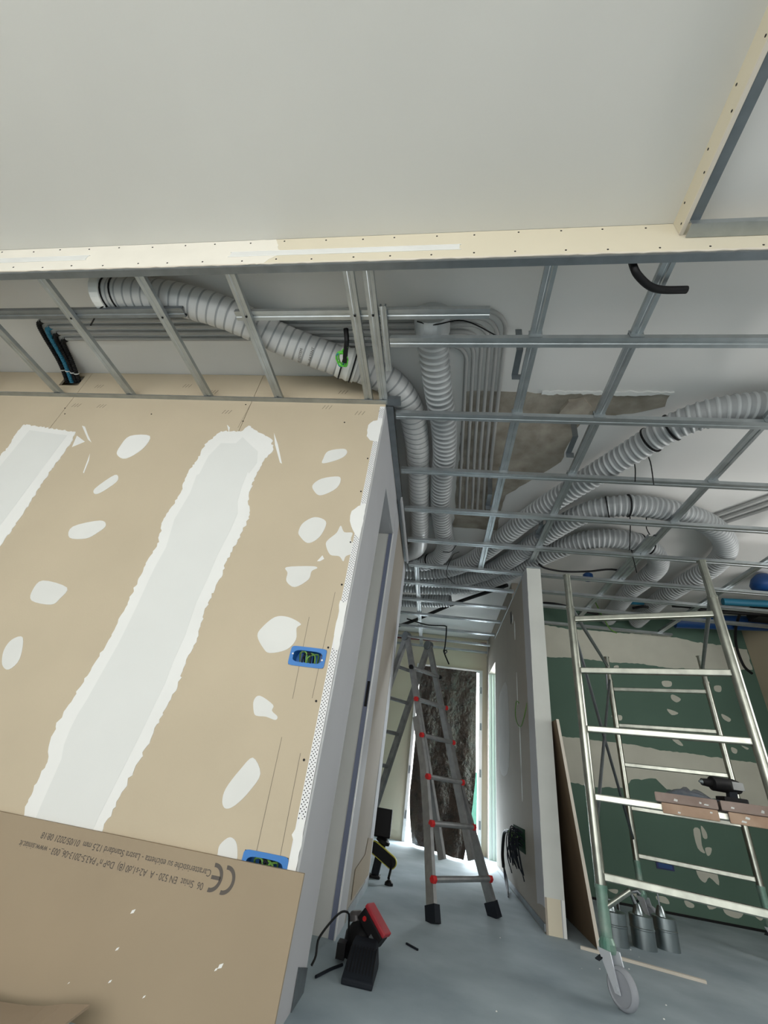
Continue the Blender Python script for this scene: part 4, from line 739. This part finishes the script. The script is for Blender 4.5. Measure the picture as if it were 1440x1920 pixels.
for k in range(9):
    x = -0.268 + 0.0122 * k; m.add([(x, 2.184, 0.019), (x + 0.005, 2.184, 0.019), (x + 0.005, 2.302, 0.080), (x, 2.302, 0.080), (x, 2.184, 0.012), (x + 0.005, 2.184, 0.012), (x + 0.005, 2.302, 0.07), (x, 2.302, 0.07)], [(0, 1, 2, 3), (4, 7, 6, 5), (0, 4, 5, 1), (1, 5, 6, 2), (2, 6, 7, 3), (3, 7, 4, 0)])
tag(m.build('cooling_ribs', BLACK, pt), kind='stuff')
m = MB(); m.lathe((-0.250, 2.475, 0.001), (0, 0, 1), [(0, 0.068), (0.03, 0.074), (0.075, 0.07), (0.10, 0.05), (0.112, 0.03)], 22); m.build('round_body', BLACK, pt, smooth=True)
m = MB(); m.lathe((-0.285, 2.50, 0.105), (-0.2, 0.1, 1), [(0, 0.034), (0.02, 0.034), (0.032, 0.022)], 18); m.build('clear_cap', mat('smoky_cap', (90, 86, 86), 0.3, var=0.1), pt, smooth=True)
c = Vector((-0.205, 2.44, 0.110)); ax = Vector((0.72, -0.30, -0.62)).normalized(); uu = ax.cross(Vector((0, 1, 0.2))).normalized()
if uu.z < 0: uu = -uu
m = MB(); m.bar(c - ax * 0.062 , c + ax * 0.062, 0.066, 0.05, uu); m.build('battery_block', BLACK, pt, bevel=0.006)
m = MB(); m.bar(c - ax * 0.064 + uu * 0.034, c + ax * 0.064 + uu * 0.034, 0.070, 0.018, uu); m.build('red_cover', REDD, pt, bevel=0.005)
sdv = ax.cross(uu).normalized(); sdv = sdv if sdv.y < 0 else -sdv
m = MB(); m.lathe(c - ax * 0.035 + sdv * 0.033, sdv, [(0, 0.009), (0.004, 0.008)], 12); m.build('red_button', RED, pt)
m = MB(); m.bar(c + ax * 0.02 + sdv * 0.0335 - uu * 0.012, c + ax * 0.045 + sdv * 0.0335 - uu * 0.012, 0.004, 0.014, uu); m.build('label_plate', GALVD, pt)
m = MB(); m.box(-0.335, -0.30, 2.36, 2.42, 0.012, 0.06); m.build('side_latch', BLACK, pt)
m = MB(); cable(m, [(-0.30, 2.43, 0.03), (-0.306, 2.42, 0.11), (-0.312, 2.40, 0.145), (-0.335, 2.34, 0.155), (-0.358, 2.24, 0.140), (-0.374, 2.14, 0.118), (-0.374, 2.12, 0.10), (-0.371, 2.11, 0.075), (-0.378, 2.09, 0.055)], 0.0042, 7, 0.01); m.build('power_cord', BLACK, pt)
m = MB(); cable(m, [(-0.30, 2.34, 0.006), (-0.335, 2.27, 0.006), (-0.372, 2.17, 0.006)], 0.005, 7); m.build('floor_cord', RUBBER, pt)

# ------------------------------------------------------------------ black work lamp behind the left wall end
k = 4.14 / 3.825
wl2 = thing('work_lamp', (-0.30, 4.15, 0), 'black work lamp on strapped stand with yellow edged pad by wall end', 'lamp')
m = MB(); m.box(-0.46, -0.288, 4.14, 4.18, 0.245, 0.435); m.build('lamp_housing', BLACK, wl2, bevel=0.01)
m = MB(); m.lathe((-0.345, 4.15, 0.205), (0.3, 0, 1), [(0, 0.03), (0.01, 0.055), (0.03, 0.055), (0.045, 0.03)], 16); m.build('swivel_knob', BLACK, wl2, smooth=True)
def capsule(c, d, e, L, r, n=10):
    P = []
    for i in range(n + 1): a = -math.pi / 2 + math.pi * i / n; P.append((L / 2 + r * math.cos(a), r * math.sin(a)))
    for i in range(n + 1): a = math.pi / 2 + math.pi * i / n; P.append((-L / 2 + r * math.cos(a), r * math.sin(a)))
    return P
dd = Vector((0.90, -0.05, -0.43)).normalized(); ee = Vector((0.43, -0.05, 0.90)).normalized()
cc = Vector((-0.325, 4.10, 0.150))
m = MB(); m.prism(capsule(0, 0, 0, 0.16, 0.042), cc, dd, ee, 0.022); m.build('pad_rim', YELLOW, wl2)
m = MB(); m.prism(capsule(0, 0, 0, 0.16, 0.035), cc + dd.cross(ee).normalized() * 0.0221, dd, ee, 0.004); m.prism(capsule(0, 0, 0, 0.16, 0.035), cc - dd.cross(ee).normalized() * 0.0045, dd, ee, 0.004); m.build('black_pad', BLACK, wl2)
m = MB(); m.bar((-0.345, 4.15, 0.21), (-0.375, 4.15, 0.015), 0.06, 0.05, (0, 1, 0)); m.build('stand_column', RUBBER, wl2, bevel=0.01)
m = MB(); m.box(-0.44, -0.33, 4.09, 4.18, 0.0, 0.018); m.build('stand_foot', BLACK, wl2, bevel=0.006)
m = MB(); m.tube(spline([(-0.255, 4.08, 0.14), (-0.252, 4.06, 0.08), (-0.258, 4.0, 0.03)], 0.01), 0.010, 8); m.build('front_leg', BLACK, wl2, smooth=True)
m = MB(); m.lathe((-0.250, 3.97, 0.0), (0, 0, 1), [(0, 0.032), (0.016, 0.030), (0.03, 0.012)], 14); m.build('front_foot', BLACK, wl2)

# ------------------------------------------------------------------ plastic film hung in the far doorway and what shows beyond it
random.seed(11)
m = MB(); NX, NZ = 120, 230; vs = []
for j in range(NZ + 1):
    v_ = j / NZ; z = 2.15 - 2.13 * v_
    for i in range(NX + 1):
        u_ = i / NX
        xl = -0.262 + 0.02 * math.sin(3 * v_) - 0.01 * v_ + 0.10 * max(0, (v_ - 0.75) / 0.25) ** 1.6; xr = 0.585 - 0.02 * v_ - (0.16 * max(0, (v_ - 0.55) / 0.45) ** 1.6)
        x = xl + (xr - xl) * u_
        y = YE - 0.05 - (v_ ** 2.2) * (0.22 + 0.62 * u_) + 0.018 * math.sin(u_ * 19 + 2.2 * v_) * (0.4 + v_)
        q = noise.noise(Vector((x * 9, z * 6, 1.3))) * 0.022 + noise.noise(Vector((x * 26, z * 22, 4.1))) * 0.010 + noise.noise(Vector((x * 62, z * 55, 7.7))) * 0.006
        vs.append((x, min(y + q, YE - 0.036), z))
m.add(vs, [(j * (NX + 1) + i, j * (NX + 1) + i + 1, (j + 1) * (NX + 1) + i + 1, (j + 1) * (NX + 1) + i) for j in range(NZ) for i in range(NX)])
tag(m.build('plastic_sheet', TARP, smooth=True, origin=(0.15, 6.55, 0)), 'crinkled dark brown plastic sheet hung over the far doorway', 'plastic sheet')
m = MB(); m.box(0.55, 1.6, 9.4, 9.42, 0, 0.95); tag(m.build('green_netting', NET, origin=(1.0, 9.4, 0)), 'green site netting glimpsed outside the far doorway', 'netting')
